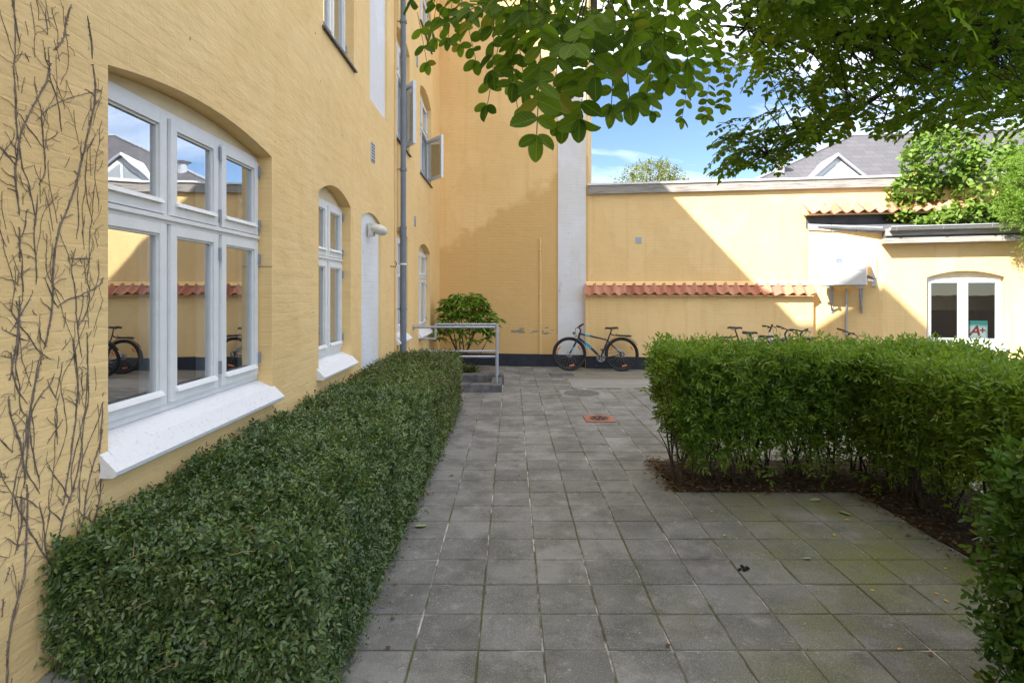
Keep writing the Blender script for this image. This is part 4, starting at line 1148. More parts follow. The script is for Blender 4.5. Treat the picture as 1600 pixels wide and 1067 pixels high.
        MB().tube([(0.065, 0.060, 0.425), (0.115, 0.055, 0.475)], 0.0105, 8).build('decal_band', M['cyan'], fo, smooth=True)
        MB().tube([(1.015, 0.0622, 0.505), (1.055, 0.0622, 0.44)], 0.0200, 8).build('decal_band', M['cyan'], fk, smooth=True)
    return b
# the bicycle at the wall: front to the left, its left flank to the wall... seen side faces the camera
b1 = bike('bicycle', 'black mountain bike with cyan lettering leaning beside the white corner strip', 'frame_black', 'TREK')
b1.location = (2.315, 12.02, 0); b1.rotation_euler = (R(7), 0, R(180-3))
b2 = bike('bicycle', 'white-framed bicycle behind the hedge, the one with the high saddle', 'frame_white', None, saddle_z=0.96, bar_z=0.99)
b2.location = (4.30, 11.50, 0); b2.rotation_euler = (R(-5), 0, R(-8))
b3 = bike('bicycle', 'dark bicycle with low saddle in front of the white-framed one', 'frame_grey', None, rack=False, saddle_z=0.90, bar_z=0.97)
b3.location = (4.38, 11.05, 0); b3.rotation_euler = (R(4), 0, R(-3))
b4 = bike('bicycle', 'bicycle under the tile ledge end, only its black handlebar above the hedge', 'frame_red', None, rack=False, saddle_z=0.84, bar_z=0.95)
b4.location = (4.62, 10.75, 0); b4.rotation_euler = (R(-4), 0, R(2))
b5 = bike('bicycle', 'bicycle below the air conditioner, only its handlebar tips above the hedge', 'frame_black', None, rack=False, guard=False, saddle_z=0.84, bar_z=0.95)
b5.location = (5.25, 10.55, 0); b5.rotation_euler = (R(5), 0, R(-6))

# ------------------------------------------------------------------ vegetation
M['hedge_dark'] = leaf_mat('small_dark_hedge_leaf', (0.034, 0.082, 0.024), (0.15, 0.235, 0.07), 0.25, 0.28, (0.26, 0.21, 0.10), spec=0.6, patches=[(2.2, .52, .68, .45, (0.16, 0.20, 0.07), (3, 1, 2)), (1.3, .60, .72, .35, (0.22, 0.17, 0.08), (7, 2, 5))])
M['hedge_far'] = leaf_mat('olive_hedge_leaf', (0.048, 0.092, 0.026), (0.17, 0.22, 0.065), 0.25, 0.42, (0.28, 0.22, 0.11), patches=[(1.8, .50, .66, .5, (0.24, 0.19, 0.08), (1, 4, 2))])
M['privet'] = leaf_mat('fresh_hedge_leaf', (0.080, 0.18, 0.022), (0.30, 0.45, 0.065), 0.45, 0.30, (0.32, 0.33, 0.06))
M['bushleaf'] = leaf_mat('glossy_privet_leaf', (0.035, 0.095, 0.016), (0.12, 0.24, 0.04), 0.38, 0.35, (0.30, 0.30, 0.05))
M['robinia'] = leaf_mat('robinia_leaf', (0.055, 0.13, 0.014), (0.24, 0.38, 0.036), 0.68, 0.5, (0.34, 0.30, 0.05), spec=0.25)
M['robinia_near'] = leaf_mat('robinia_leaf_veined', (0.05, 0.125, 0.014), (0.20, 0.33, 0.034), 0.64, 0.45, (0.34, 0.30, 0.05), spec=0.3, vein=True)
M['rhodo'] = leaf_mat('rhododendron_leaf', (0.08, 0.18, 0.024), (0.28, 0.42, 0.06), 0.35, 0.38, (0.38, 0.34, 0.06))
M['vineleaf'] = leaf_mat('yellow_green_vine_leaf', (0.08, 0.17, 0.02), (0.22, 0.33, 0.05), 0.4, 0.5, (0.45, 0.40, 0.08))
M['wistleaf'] = leaf_mat('fine_yellow_green_leaf', (0.09, 0.20, 0.02), (0.24, 0.38, 0.05), 0.45, 0.5)
M['farleaf'] = leaf_mat('far_tree_leaf', (0.10, 0.14, 0.03), (0.26, 0.27, 0.07), 0.35, 0.6)
M['core'] = plain('hedge_shade_and_dirt', (0.016, 0.018, 0.010), 0.95, var=0.5, scale=30, bump=0.8, bscale=40)  # near-black: inner shade of the hedges put into the colour; also colours the dirt
M['straw'] = plain('dry_straw_twig', (0.30, 0.22, 0.11), 0.9, var=0.3, scale=20)

M['shoots'] = leaf_mat('young_hedge_shoot_leaf', (0.09, 0.17, 0.03), (0.24, 0.34, 0.07), 0.3, 0.4, (0.30, 0.24, 0.10))

def rounded_box_points(n, x0, x1, y0, y1, z0, z1, r, faces, seed):
    g_ = np.random.default_rng(seed)
    areas = {'top': (x1-x0)*(y1-y0), 'xp': (y1-y0)*(z1-z0), 'xm': (y1-y0)*(z1-z0), 'ym': (x1-x0)*(z1-z0), 'yp': (x1-x0)*(z1-z0)}
    tot = sum(areas[f] * faces[f] for f in faces); P = []
    for f, wgt in faces.items():
        k = int(n * areas[f] * wgt / tot)
        u = g_.uniform(x0, x1, k); v = g_.uniform(y0, y1, k); w = g_.uniform(z0, z1, k)
        if f == 'top': w[:] = z1
        if f == 'xp': u[:] = x1
        if f == 'xm': u[:] = x0
        if f == 'ym': v[:] = y0
        if f == 'yp': v[:] = y1
        P.append(np.stack([u, v, w], 1))
    P = np.concatenate(P)
    lo = np.array([x0+r, y0+r, z0-9]); hi = np.array([x1-r, y1-r, z1-r])
    q = np.clip(P, lo, hi); d = norm(P - q)
    return q + d * r, d

# ---- low clipped hedge along the house
HX0, HX1, HY0, HY1, HZ = -1.66, -0.77, 2.05, 8.2, 0.77
lh = empty('clipped_hedge', ((HX0+HX1)/2, HY0, 0)); off = np.array([(HX0+HX1)/2, HY0, 0])
tag(lh, 'low dark green clipped hedge along the yellow house', 'hedge')
def left_sprigs(n, ylo, yhi, L, W, slen, pairs, seed, faces):
    P, d = rounded_box_points(n, HX0, HX1, HY0, HY1, 0.03, HZ, 0.08, faces, seed)
    k = (P[:, 1] >= ylo) & (P[:, 1] < yhi) & (vnoise(P, 14.0, 17) > rng.uniform(-1.3, -0.35, len(P))); P, d = P[k], d[k]; m = len(P)
    # a step up where the hedge meets the wall and gentle lumps along the top
    P = P + d * (0.028 * vnoise(P, 3.2, 3) + 0.022 * vnoise(P, 9.0, 5) - rng.uniform(0, 0.10, m)**1.0 * 0.9)[:, None]
    P[:, 2] -= 0.06 * np.clip((3.6 - P[:, 1]) / 1.6, 0, 1) * (P[:, 2] > 0.5)
    tang = rng.normal(0, 1, (m, 3)); tang -= d * np.sum(tang * d, 1)[:, None]
    ax = d * rng.uniform(0.15, 0.9, m)[:, None] + norm(tang) * 0.8 + np.array([0, 0, 0.12])
    up = d + rng.normal(0, 0.35, (m, 3)) + np.array([0, 0, 0.35])
    return sprigs(P - off, ax, up, rng.uniform(0.7, 1.3, m) * slen, pairs, np.full(m, L), np.full(m, W))
F = {'top': 1.0, 'xp': 1.0, 'ym': 1.3}
a = left_sprigs(42000, HY0-1, 3.4, 0.027, 0.0135, 0.095, 5, 11, F)
leaf_obj('foliage', *a, M['hedge_dark'], lh)
a = left_sprigs(24000, 3.4, 5.2, 0.031, 0.0150, 0.10, 4, 12, F)
leaf_obj('foliage', *a, M['hedge_dark'], lh)
a = left_sprigs(17000, 5.2, 9.5, 0.032, 0.016, 0.10, 4, 13, {'top': 1.0, 'xp': 1.0, 'yp': 0.5})
leaf_obj('foliage', *a, M['hedge_far'], lh)
a = left_sprigs(2600, HY0-1, 7.0, 0.024, 0.011, 0.11, 4, 14, F); a[0] = a[0] + np.array([0, 0, 0.012])
leaf_obj('young_shoots', *a, M['shoots'], lh)
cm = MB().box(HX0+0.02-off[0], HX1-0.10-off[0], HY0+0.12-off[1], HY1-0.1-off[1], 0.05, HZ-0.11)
cm.build('shade_core', M['core'], lh)  # solid dark box in place of the shaded hedge inside, stops see-through
# dry straw shoots poking out of the top
st = MB()
for k in range(110):
    x = random.uniform(HX0+0.05, HX1); y = HY0 + 6.0*random.random()**1.6; z = HZ - random.uniform(0.02, 0.05)
    if random.random() < 0.3: y = HY0 + random.uniform(-0.05, 0.05); z = random.uniform(0.15, HZ)
    l = random.uniform(0.03, 0.13); t = random.uniform(0, 6.28); e = random.uniform(-0.1, 0.6)
    dv = Vector((math.cos(t)*math.cos(e), math.sin(t)*math.cos(e), math.sin(e)))
    p = Vector((x, y, z)) - Vector(off); st.tube([p, p + dv*l*0.5 + Vector((0, 0, 0.004)), p + dv*l], [0.0016, 0.0013, 0.0008], 4, cap=False)
o = st.build('dry_twigs', M['straw'], lh, fix=False); o['kind'] = 'stuff'

# ---- open-stemmed hedge, an L of two runs
rh = empty('privet_hedge', (2.6, 4.8, 0)); off = np.array([2.6, 4.8, 0])
tag(rh, 'L-shaped leafy green hedge with bare stems below, beside the paving', 'hedge')
def hedge_volume(n, x0, x1, y0, y1, seed, zt=1.13):
    g_ = np.random.default_rng(seed)
    u, v, w = g_.uniform(0, 1, n), g_.uniform(0, 1, n), g_.uniform(0, 1, n)
    # pull most points towards the skin
    face = g_.integers(0, 5, n); sk = g_.uniform(0, 1, n) < 0.72; dd = g_.uniform(0, 0.16, n)
    P = np.stack([x0+(x1-x0)*u, y0+(y1-y0)*v, 0.09+(zt-0.09)*w], 1)
    P[sk & (face == 0), 0] = x0 + dd[sk & (face == 0)]; P[sk & (face == 1), 1] = y0 + dd[sk & (face == 1)]
    P[sk & (face == 2), 2] = zt - dd[sk & (face == 2)]; P[sk & (face == 3), 1] = y1 - dd[sk & (face == 3)]; P[sk & (face == 4), 0] = x1 - dd[sk & (face == 4)]
    P[:, 2] += 0.035 * vnoise(P, 3.0, 8) * (P[:, 2] > 0.9)
    keep = g_.uniform(0, 1, n) < np.clip((P[:, 2] - 0.08) / 0.56, 0.08, 1.0)**1.3 * (0.72 + 0.28*vnoise(P, 6.0, 9))
    # undercut: the foot is narrower than the top
    cx, cy = (x0+x1)/2, (y0+y1)/2; t = np.clip((0.75 - P[:, 2]) / 0.6, 0, 1) * 0.30
    if (x1-x0) > (y1-y0): P[:, 1] += (cy - P[:, 1]) * t; P[:, 0] += np.where(P[:, 0] < x0+0.4, 0.22*t/0.3, 0)
    else: P[:, 0] += (cx - P[:, 0]) * t
    return P[keep]
def privet_leaves(P, c, L, W, slen, pairs):
    m = len(P); out = norm(P - np.array(c)[None]) if False else rng.normal(0, 0.6, (m, 3))
    ax = out + np.array([0, -0.15, 0.35]); up = rng.normal(0, 0.6, (m, 3)) + np.array([0, -0.5, 0.7])
    return sprigs(P - off, ax, up, rng.uniform(0.7, 1.3, m) * slen, pairs, np.full(m, L), np.full(m, W), 0.9, 0.35)
Pa = hedge_volume(16500, 1.36, 3.9, 4.66, 5.50, 21); Pb = hedge_volume(12500, 2.86, 3.75, 2.75, 4.85, 22, 1.14)
leaf_obj('foliage', *privet_leaves(Pa, (2.5, 5.1, 0.8), 0.058, 0.021, 0.12, 4), M['privet'], rh, LANCE)
leaf_obj('foliage', *privet_leaves(Pb, (3.4, 3.8, 0.8), 0.054, 0.020, 0.12, 4), M['privet'], rh, LANCE)
def stem(parent, base, h, lean, r, o_, mat='stem', forks=2, name='stem'):
    m = MB(); p = Vector(base); pts = [p.copy()]; d = Vector((lean[0], lean[1], 1)).normalized()
    for k in range(5):
        p = p + d * (h/5); d = (d + Vector((random.gauss(0, .09), random.gauss(0, .09), 0.08))).normalized(); pts.append(p.copy())
    m.tube([q - Vector(o_) for q in pts], [r*(1-0.12*k) for k in range(6)], 6)
    for f_ in range(forks):
        q = pts[random.randint(1, 3)]; e = q + Vector((random.gauss(0, .09), random.gauss(0, .09), random.uniform(.25, .45)))
        m.tube([q - Vector(o_), (q+e)/2 + Vector((random.gauss(0, .015), random.gauss(0, .015), 0)) - Vector(o_), e - Vector(o_)], [r*.6, r*.5, r*.35], 5)
    return m.build(name, M[mat], parent, smooth=True, fix=False)
clumps = [(1.46, 4.93), (1.50, 5.2)] + [(1.75 + 0.19*k + random.uniform(-.05, .05), 5.05 + random.uniform(-.16, .16)) for k in range(11)] \
       + [(3.25 + random.uniform(-.16, .16), 4.9 - 0.2*k + random.uniform(-.05, .05)) for k in range(12)]
for (x, y) in clumps:
    for k in range(5):
        stem(rh, (x + random.gauss(0, .04), y + random.gauss(0, .04), 0.0), random.uniform(.75, 1.05), (random.gauss(0, .20), random.gauss(0, .16)), random.uniform(.005, .010), off)

# ---- dense privet bush at the right edge
bu = empty('privet_bush', (2.45, 1.75, 0)); off = np.array([2.45, 1.75, 0])
tag(bu, 'dense dark privet bush close to the camera at the picture edge', 'bush')
P, d = rounded_box_points(4200, 1.86, 2.95, 1.1, 2.30, 0.08, 1.05, 0.22, {'top': 1, 'xm': 1.4, 'yp': .6, 'ym': .8, 'xp': .5}, 31)
m = len(P); P = P + d * (0.07*vnoise(P, 5.0, 4) - rng.uniform(0, 0.16, m))[:, None]
ax = d*0.6 + rng.normal(0, 0.5, (m, 3)) + np.array([0, 0, 0.3])
a = sprigs(P - off, ax, d + rng.normal(0, 0.5, (m, 3)) + np.array([-0.1, 0, 0.3]), rng.uniform(.07, .13, m), 4, np.full(m, 0.038), np.full(m, 0.019), 0.9, 0.35)
cl = np.linalg.norm(a[0] + off - np.array([1.5, 1.9, 0.9]), axis=1); idx = np.argsort(cl)
ul = unit_leaf('leaf', M['bushleaf'], OVAL)
near = idx[:900:3]; rest_i = np.setdiff1d(np.arange(len(cl)), near)
leaf_parts(ul, *[q[near] for q in a], bu)
leaf_obj('foliage', *[q[rest_i] for q in a], M['bushleaf'], bu, OVAL)
MB().box(2.12-off[0], 2.8-off[0], 1.3-off[1], 2.1-off[1], 0.06, 0.82).build('shade_core', M['core'], bu)  # dark filler block, its colour stands for shade among the leaves
for k in range(16):
    stem(bu, (random.uniform(2.08, 2.8), random.uniform(1.3, 2.2), 0), random.uniform(.6, .9), (random.gauss(-.05, .15), random.gauss(0, .15)), random.uniform(.006, .011), off)

# ---- rhododendron in the corner
rd = empty('rhododendron', (-0.98, 11.9, 0)); off = np.array([-0.98, 11.9, 0])
tag(rd, 'bushy rhododendron with long drooping leaves behind the railing', 'shrub')
whorls = []
for k in range(120):
    t = random.uniform(0, 6.28); e = random.uniform(-0.3, 1.0); r = random.uniform(0.75, 1.0)
    p = np.array([-0.96 + 0.60*r*math.cos(t)*math.cos(e*1.2), 11.85 + 0.50*r*math.sin(t)*math.cos(e*1.2), 1.02 + 0.62*r*math.sin(e*1.45)])
    if p[2] < 0.72 and random.random() < 0.4: continue
    whorls.append(p)
whorls += [np.array(q) for q in ((-0.28, 11.75, 1.12), (-0.38, 11.7, 1.05), (-0.45, 11.6, 1.2), (-1.5, 11.5, 0.85), (-1.45, 11.6, 0.75), (-0.55, 11.6, 0.72), (-0.8, 11.5, 0.7), (-1.1, 11.45, 0.72), (-0.95, 11.4, 0.85), (-0.4, 11.65, 0.82), (-1.3, 11.45, 0.95))]
Pl, Dl, Nl = [], [], []
for p in whorls:
    k0 = random.uniform(0, 6.28); n = 9
    out = norm(p - np.array([-0.96, 11.9, 0.9])) * 0.4
    for q in range(n):
        t = k0 + q*2*math.pi/n + random.gauss(0, .2); dr = random.uniform(-0.75, 0.25)
        Pl.append(p); Dl.append([math.cos(t) + out[0], math.sin(t) + out[1], dr]); Nl.append([math.cos(t)*0.5, math.sin(t)*0.5, 1.0])
Pl, Dl, Nl = np.array(Pl) - off, np.array(Dl), np.array(Nl); n = len(Pl)
Ll = rng.uniform(.15, .23, n); Wl = Ll * rng.uniform(.24, .3, n)
order = np.argsort((Pl + off)[:, 1])
pa, sa = order[:300], order[300:]
leaf_parts(unit_leaf('leaf', M['rhodo'], LANCE), Pl[pa], Dl[pa], Nl[pa], Ll[pa], Wl[pa], rd)
leaf_obj('foliage', Pl[sa], Dl[sa], Nl[sa], Ll[sa], Wl[sa], M['rhodo'], rd, LANCE)
for k in range(9):
    b = Vector((-0.98 + random.gauss(0, .12), 11.9 + random.gauss(0, .08), 0)) - Vector(off)
    w_ = Vector(whorls[random.randrange(len(whorls))]) - Vector(off)
    MB().tube([b, b*0.5 + w_*0.5 + Vector((random.gauss(0, .06), random.gauss(0, .06), -0.1)), w_], [0.018, 0.012, 0.006], 6).build('stem', M['stem'], rd, smooth=True)
tf = empty('grass_tuft', (-0.93, 11.4, 0)); tag(tf, 'small grassy tuft at the foot of the rhododendron', 'grass tuft')
n = 240; t = rng.uniform(0, 6.28, n); P = np.stack([rng.normal(0, .09, n), rng.normal(0, .05, n), np.full(n, .0)], 1)
leaf_obj('blades', P, np.stack([np.cos(t)*.7, np.sin(t)*.5, rng.uniform(.5, 1.2, n)], 1), np.stack([np.cos(t), np.sin(t), np.full(n, .8)], 1), rng.uniform(.12, .3, n), np.full(n, .012), M['hedge_far'], tf)

# ---- robinia overhanging from the right
rb = empty('robinia_tree', (4.6, 1.4, 0)); off = np.array([4.6, 1.4, 0]); offv = Vector(off)
tag(rb, 'robinia tree whose leafy branches hang over the top of the view', 'tree')
def limb(pts, r0, r1, name='branch', n=8):
    k = len(pts); return MB().tube([Vector(p) - offv for p in pts], [r0 + (r1-r0)*i/(k-1) for i in range(k)], n).build(name, M['bark'], rb, smooth=True)
limb([(4.6, 1.4, 0), (4.55, 1.45, 1.2), (4.4, 1.6, 2.4), (4.1, 1.9, 3.4), (3.7, 2.3, 4.4)], 0.16, 0.07, 'trunk', 10)
B1 = [(4.2, 1.8, 3.1), (3.2, 2.3, 3.15), at(1590, 20, 2.7), at(1537, 47, 2.7), at(1412, 47, 2.6), at(1330, 60, 2.6), at(1300, 56, 2.55), at(1256, 30, 2.5)]
B2 = [at(1600, 60, 3.0), at(1500, 85, 3.0), at(1428, 109, 3.05), at(1350, 165, 3.1), at(1290, 200, 3.1), at(1237, 226, 3.05), at(1180, 250, 3.0)]
B3 = [(3.9, 2.1, 3.3), (2.6, 2.2, 3.35), (1.4, 1.8, 3.0), (0.8, 1.5, 2.7), (0.4, 1.3, 2.52), (0.1, 1.25, 2.46), (-0.2, 1.5, 2.5)]
B4 = [at(1700, 30, 3.3), at(1560, 130, 3.4), at(1500, 185, 3.5), at(1430, 205, 3.5)]
B5 = [at(1640, -60, 2.6), at(1450, -20, 2.7), at(1381, 5, 2.8), at(1300, -10, 2.7), at(1200, 15, 2.5), at(1150, 60, 2.4)]
B6 = [at(1420, 100, 3.05), at(1390, 160, 3.1), at(1372, 215, 3.15)]
limb(B1, 0.05, 0.008); limb(B2, 0.022, 0.004); limb(B3, 0.05, 0.006); limb(B4, 0.03, 0.006); limb(B5, 0.03, 0.005); limb(B6, 0.008, 0.003)
limb([(4.2, 1.8, 3.1), (3.4, 2.4, 3.0), at(1600, 60, 3.0)], 0.05, 0.022); limb([(4.1, 1.9, 3.4), (3.7, 2.6, 3.4), at(1640, -60, 2.6)], 0.05, 0.03); limb([(4.1, 1.9, 3.4), (4.0, 2.9, 3.3), at(1700, 30, 3.3)], 0.05, 0.03)

def inside(poly, x, y):
    c = False; j = len(poly)-1
    for i in range(len(poly)):
        xi, yi = poly[i]; xj, yj = poly[j]
        if (yi > y) != (yj > y) and x < (xj-xi)*(y-yi)/(yj-yi)+xi: c = not c
        j = i
    return c
RA, RD, RN, RL, RWd = [], [], [], [], []
rach = MB(); BASES = []
def compound(p, d, up, length, pairs, L, W, droop=0.5):
    """one pinnate leaf: rachis with leaflets in pairs and one at the tip"""
    p = Vector(p); BASES.append(p.copy()); d = Vector(d).normalized(); pts = [p.copy()]
    for k in range(pairs*1):
        d = (d + Vector((0, 0, -droop/pairs))).normalized(); p = p + d * (length/pairs); pts.append(p.copy())
    rach.tube([q - offv for q in pts[::2] + ([pts[-1]] if len(pts) % 2 == 0 else [])], 0.0011, 3, cap=False)
    upv = Vector(up)
    for k in range(1, pairs+1):
        dd = (pts[k]-pts[k-1]).normalized(); s = dd.cross(upv).normalized(); u = s.cross(dd)
        for sg in (-1, 1):
            if random.random() < 0.06: continue
            RA.append(pts[k]); sc = random.uniform(.8, 1.12)
            RD.append(s*sg + dd*0.35 + Vector((random.gauss(0, .16), random.gauss(0, .16), random.gauss(-.25, .16))))
            RN.append(u + Vector((random.gauss(0, .38), random.gauss(0, .38), random.gauss(0, .38)))); RL.append(L*sc); RWd.append(W*sc)
    RA.append(pts[-1]); RD.append(dd + Vector((0, 0, -.2))); RN.append(u); RL.append(L*1.05); RWd.append(W*1.05)

# hanging leaves of the near bough: x, y of the tip (picture), distance, leaflet length
random.seed(21)
strands = [(838, 20, 212, 0.80), (862, 10, 150, 0.85), (880, 60, 190, 0.95), (905, 10, 185, 0.9), (955, 20, 165, 0.95), (985, 30, 160, 0.9), (1010, 20, 150, 1.0), (930, 0, 120, 0.85), (1045, 10, 120, 1.1),
           (1080, 5, 130, 1.3), (1100, 40, 180, 1.9), (800, 0, 130, 1.05), (770, 0, 110, 1.1), (745, 0, 95, 1.3), (720, -10, 70, 1.5), (700, -15, 60, 1.5), (680, -20, 60, 1.7), (1065, 90, 185, 1.7), (1020, 60, 175, 1.7), (760, 60, 165, 1.15), (810, 90, 170, 1.3), (668, 20, 98, 1.5), (1130, 60, 165, 2.0)]
for (px, ya_, yb_, d_) in strands:
    a_ = Vector(at(px + random.uniform(-25, 25), ya_, d_)); b_ = Vector(at(px, yb_, d_))
    ln = (b_-a_).length; d_ *= 1.22; a_ = Vector(at(px + random.uniform(-25, 25), ya_, d_)); b_ = Vector(at(px, yb_, d_)); ln = (b_-a_).length; big = 0.044 if d_ < 1.4 else 0.040
    sparse = px < 690 or (yb_ > 155 and px < 830 and d_ > 1.1)
    compound(a_, b_-a_, (random.gauss(0, .4), -1, 0.5), ln, max(2, int(ln/(0.05 if sparse else 0.030))), big, big*random.uniform(.56, .7), 0.1)
PA = [(655, -160), (655, 15), (690, 55), (780, 70), (830, 120), (900, 120), (1000, 105), (1060, 80), (1120, 60), (1150, -160)]
n = 0
while n < 150:
    px, py = random.uniform(650, 1150), random.uniform(-160, 120)
    if not inside(PA, px, py): continue
    d_ = random.uniform(0.95, 2.0) if px > 760 else random.uniform(1.3, 2.1)
    t = random.uniform(0, 6.28)
    compound(at(px, py-62, d_), (math.cos(t), math.sin(t)*.7, random.uniform(-.7, .2)), (random.gauss(0, .5), random.gauss(-.4, .4), 1), random.uniform(.10, .2), random.randint(4, 6), random.uniform(.034, .044), random.uniform(.02, .026))
    n += 1
n_near = len(RA)
PB = [(1175, -170), (1165, 60), (1150, 100), (1190, 150), (1245, 160), (1290, 190), (1370, 205), (1420, 200), (1500, 205), (1700, 195), (1700, -170)]
PB2 = [(1150, 195), (1250, 175), (1310, 190), (1280, 240), (1215, 265), (1135, 268), (1140, 240)]
n = 0
while n < 1750:
    px, py = random.uniform(1130, 1700), random.uniform(-170, 230)
    if not inside(PB, px, py): continue
    if py > 90 and random.random() < 0.35 and px < 1400: continue
    d_ = random.uniform(2.1, 3.7) if py > 20 else random.uniform(1.6, 3.2); t = random.uniform(0, 6.28)
    compound(at(px, py-15, d_), (math.cos(t), math.sin(t), random.uniform(-.6, .15)), (random.gauss(0, .35), random.gauss(-.2, .35), 1), random.uniform(.13, .24), random.randint(6, 8), random.uniform(.027, .039), random.uniform(.016, .021)); n += 1
n = 0
while n < 95:
    px, py = random.uniform(1130, 1320), random.uniform(170, 270)
    if not inside(PB2, px, py): continue
    t = random.uniform(2.2, 4.2)
    compound(at(px, py-12, random.uniform(2.7, 3.3)), (math.cos(t), math.sin(t), random.uniform(-.6, .1)), (random.gauss(0, .3), random.gauss(-.3, .3), 1), random.uniform(.12, .2), random.randint(5, 8), .036, .020); n += 1
RA, RD, RN = [np.array([tuple(v) for v in q]) for q in (RA, RD, RN)]; RA = RA - off; RL, RWd = np.array(RL), np.array(RWd)
wp = RA + off; px_ = 800 + wp[:, 0]/np.maximum(wp[:, 1], .1)*FPX; py_ = 457 - (wp[:, 2]-EYE)/np.maximum(wp[:, 1], .1)*FPX
vis = (py_ > -25) & (px_ < 1620) & (px_ > 620)
score = np.where(vis, RL/np.maximum(wp[:, 1], .1), 0); idx = np.argsort(-score)
pi, si = idx[:300], idx[300:]
variants = []
for kx, ky, tw in ((0.0, 0.0, 0.0), (0.25, -0.18, 0.05), (0.38, 0.12, -0.1), (-0.2, -0.28, 0.12)):
    sh_ = OVAL.copy(); sh_[:, 2] += kx*np.abs(OVAL[:, 0])*0.8 + ky*(OVAL[:, 1]-.3)**2 + tw*OVAL[:, 0]*OVAL[:, 1]*2
    sh_[:, 0] += 0.05*np.sin(OVAL[:, 1]*5 + kx*9)*OVAL[:, 1]*(1-OVAL[:, 1])*2; variants.append(unit_leaf('leaf', M['robinia_near'], sh_))
for v_ in range(4):
    q = pi[v_::4]; leaf_parts(variants[v_], RA[q], RD[q], RN[q], RL[q], RWd[q], rb)
# thin twigs that carry the leaves back to the boughs
tw = MB(); bough = [Vector(p) for b_ in (B1, B2, B3, B4, B5, B6) for (p0, p1) in zip(b_[:-1], b_[1:]) for p in (Vector(p0), Vector(p0).lerp(Vector(p1), .33), Vector(p0).lerp(Vector(p1), .66))]
for p in BASES[::2]:
    q = min(bough, key=lambda b_: (b_-p).length); dl = (q-p).length
    if 0.03 < dl < 0.7:
        mid = (p+q)/2 + Vector((random.gauss(0, .12*dl), random.gauss(0, .12*dl), .1*dl)); tw.tube([q-offv, mid-offv, p-offv], [.004, .0028, .0014], 5, cap=False)
o = tw.build('twigs', M['bark'], rb, fix=False, smooth=True); o['kind'] = 'stuff'
leaf_obj('foliage', RA[si], RD[si], RN[si], RL[si], RWd[si], M['robinia'], rb, OVAL)
o = rach.build('leaf_stalks', M['hedge_far'], rb, fix=False); o['kind'] = 'stuff'

# ---- climbing vine on the wall above the shed and a fine-leaved climber in front of it
def cloud(n, boxes, seed):
    g_ = np.random.default_rng(seed); P = []
    for (c, r, w_) in boxes:
        k = int(n*w_); v = norm(g_.normal(0, 1, (k, 3))) * (g_.uniform(0.35, 1, (k, 1))**0.5); P.append(np.array(c) + v*np.array(r))
    return np.concatenate(P)
vn = empty('climbing_vine', (9.2, 11.7, 0)); off = np.array([9.2, 11.7, 0])
tag(vn, 'broad-leaved climber sprawling over the wall and shed roof', 'climber')
boxes = [((8.25, 11.75, 3.75), (.60, .35, .42), .18), ((8.0, 11.7, 3.3), (.40, .3, .25), .08), ((8.75, 11.6, 4.4), (.85, .45, .65), .36), ((9.6, 11.4, 3.9), (.9, .5, .8), .25), ((9.2, 11.3, 3.22), (.9, .35, .25), .12), ((8.4, 11.3, 3.08), (.45, .25, .12), .04), ((10.3, 11.2, 4.3), (.8, .6, .9), .2)]
P = cloud(3600, boxes, 41); m = len(P)
leaf_obj('foliage', P - off, rng.normal(0, .6, (m, 3)) + np.array([-.3, -.5, -.35]), rng.normal(0, .5, (m, 3)) + np.array([-.4, -.5, .7]), rng.uniform(.07, .13, m), rng.uniform(.06, .11, m), M['vineleaf'], vn, HEART)
for k in range(12):
    b = Vector((9.6, 11.6, 2.95)) - Vector(off); e = Vector(P[random.randrange(m)]) - Vector(off)
    MB().tube([b, (b+e)/2 + Vector((random.gauss(0, .1), 0, .15)), e], [.02, .012, .004], 6).build('stem', M['stem'], vn, smooth=True)
MB().tube([Vector((9.6, 12.0, 0)) - Vector(off), Vector((9.6, 11.6, 2.95)) - Vector(off)], .035, 8).build('trunk', M['stem'], vn)
ws = empty('feathery_climber', (9.6, 9.9, 0)); off = np.array([9.6, 9.9, 0])
tag(ws, 'fine-leaved yellow-green climber hanging over the right end of the gutter', 'climber')
boxes = [((9.3, 10.1, 3.65), (.75, .5, .6), .4), ((9.0, 10.05, 3.15), (.38, .35, .32), .22), ((9.5, 10.0, 2.9), (.55, .35, .4), .22), ((9.25, 9.95, 2.42), (.28, .2, .25), .05), ((9.9, 10.0, 4.2), (.8, .5, .6), .25)]
P = cloud(1700, boxes, 43); m = len(P)
a = sprigs(P - off, rng.normal(0, .5, (m, 3)) + np.array([-.5, -.2, -.15]), rng.normal(0, .4, (m, 3)) + np.array([-.2, -.3, 1]), rng.uniform(.12, .2, m), 5, np.full(m, .05), np.full(m, .016))
leaf_obj('foliage', *a, M['wistleaf'], ws, LANCE)
MB().tube([(0.6, 0.1, 0), (0.5, 0.1, 1.6), (0.2, 0.1, 3.2), (-.3, .1, 3.9)], [.05, .045, .03, .01], 8).build('trunk', M['stem'], ws, smooth=True)
for k in range(8):
    e = Vector(P[random.randrange(m)]) - Vector(off); MB().tube([(0.3, 0.1, 2.8), (e + Vector((0.3, .1, 3.2)))/2, e], [.015, .01, .004], 5).build('stem', M['stem'], ws, smooth=True)

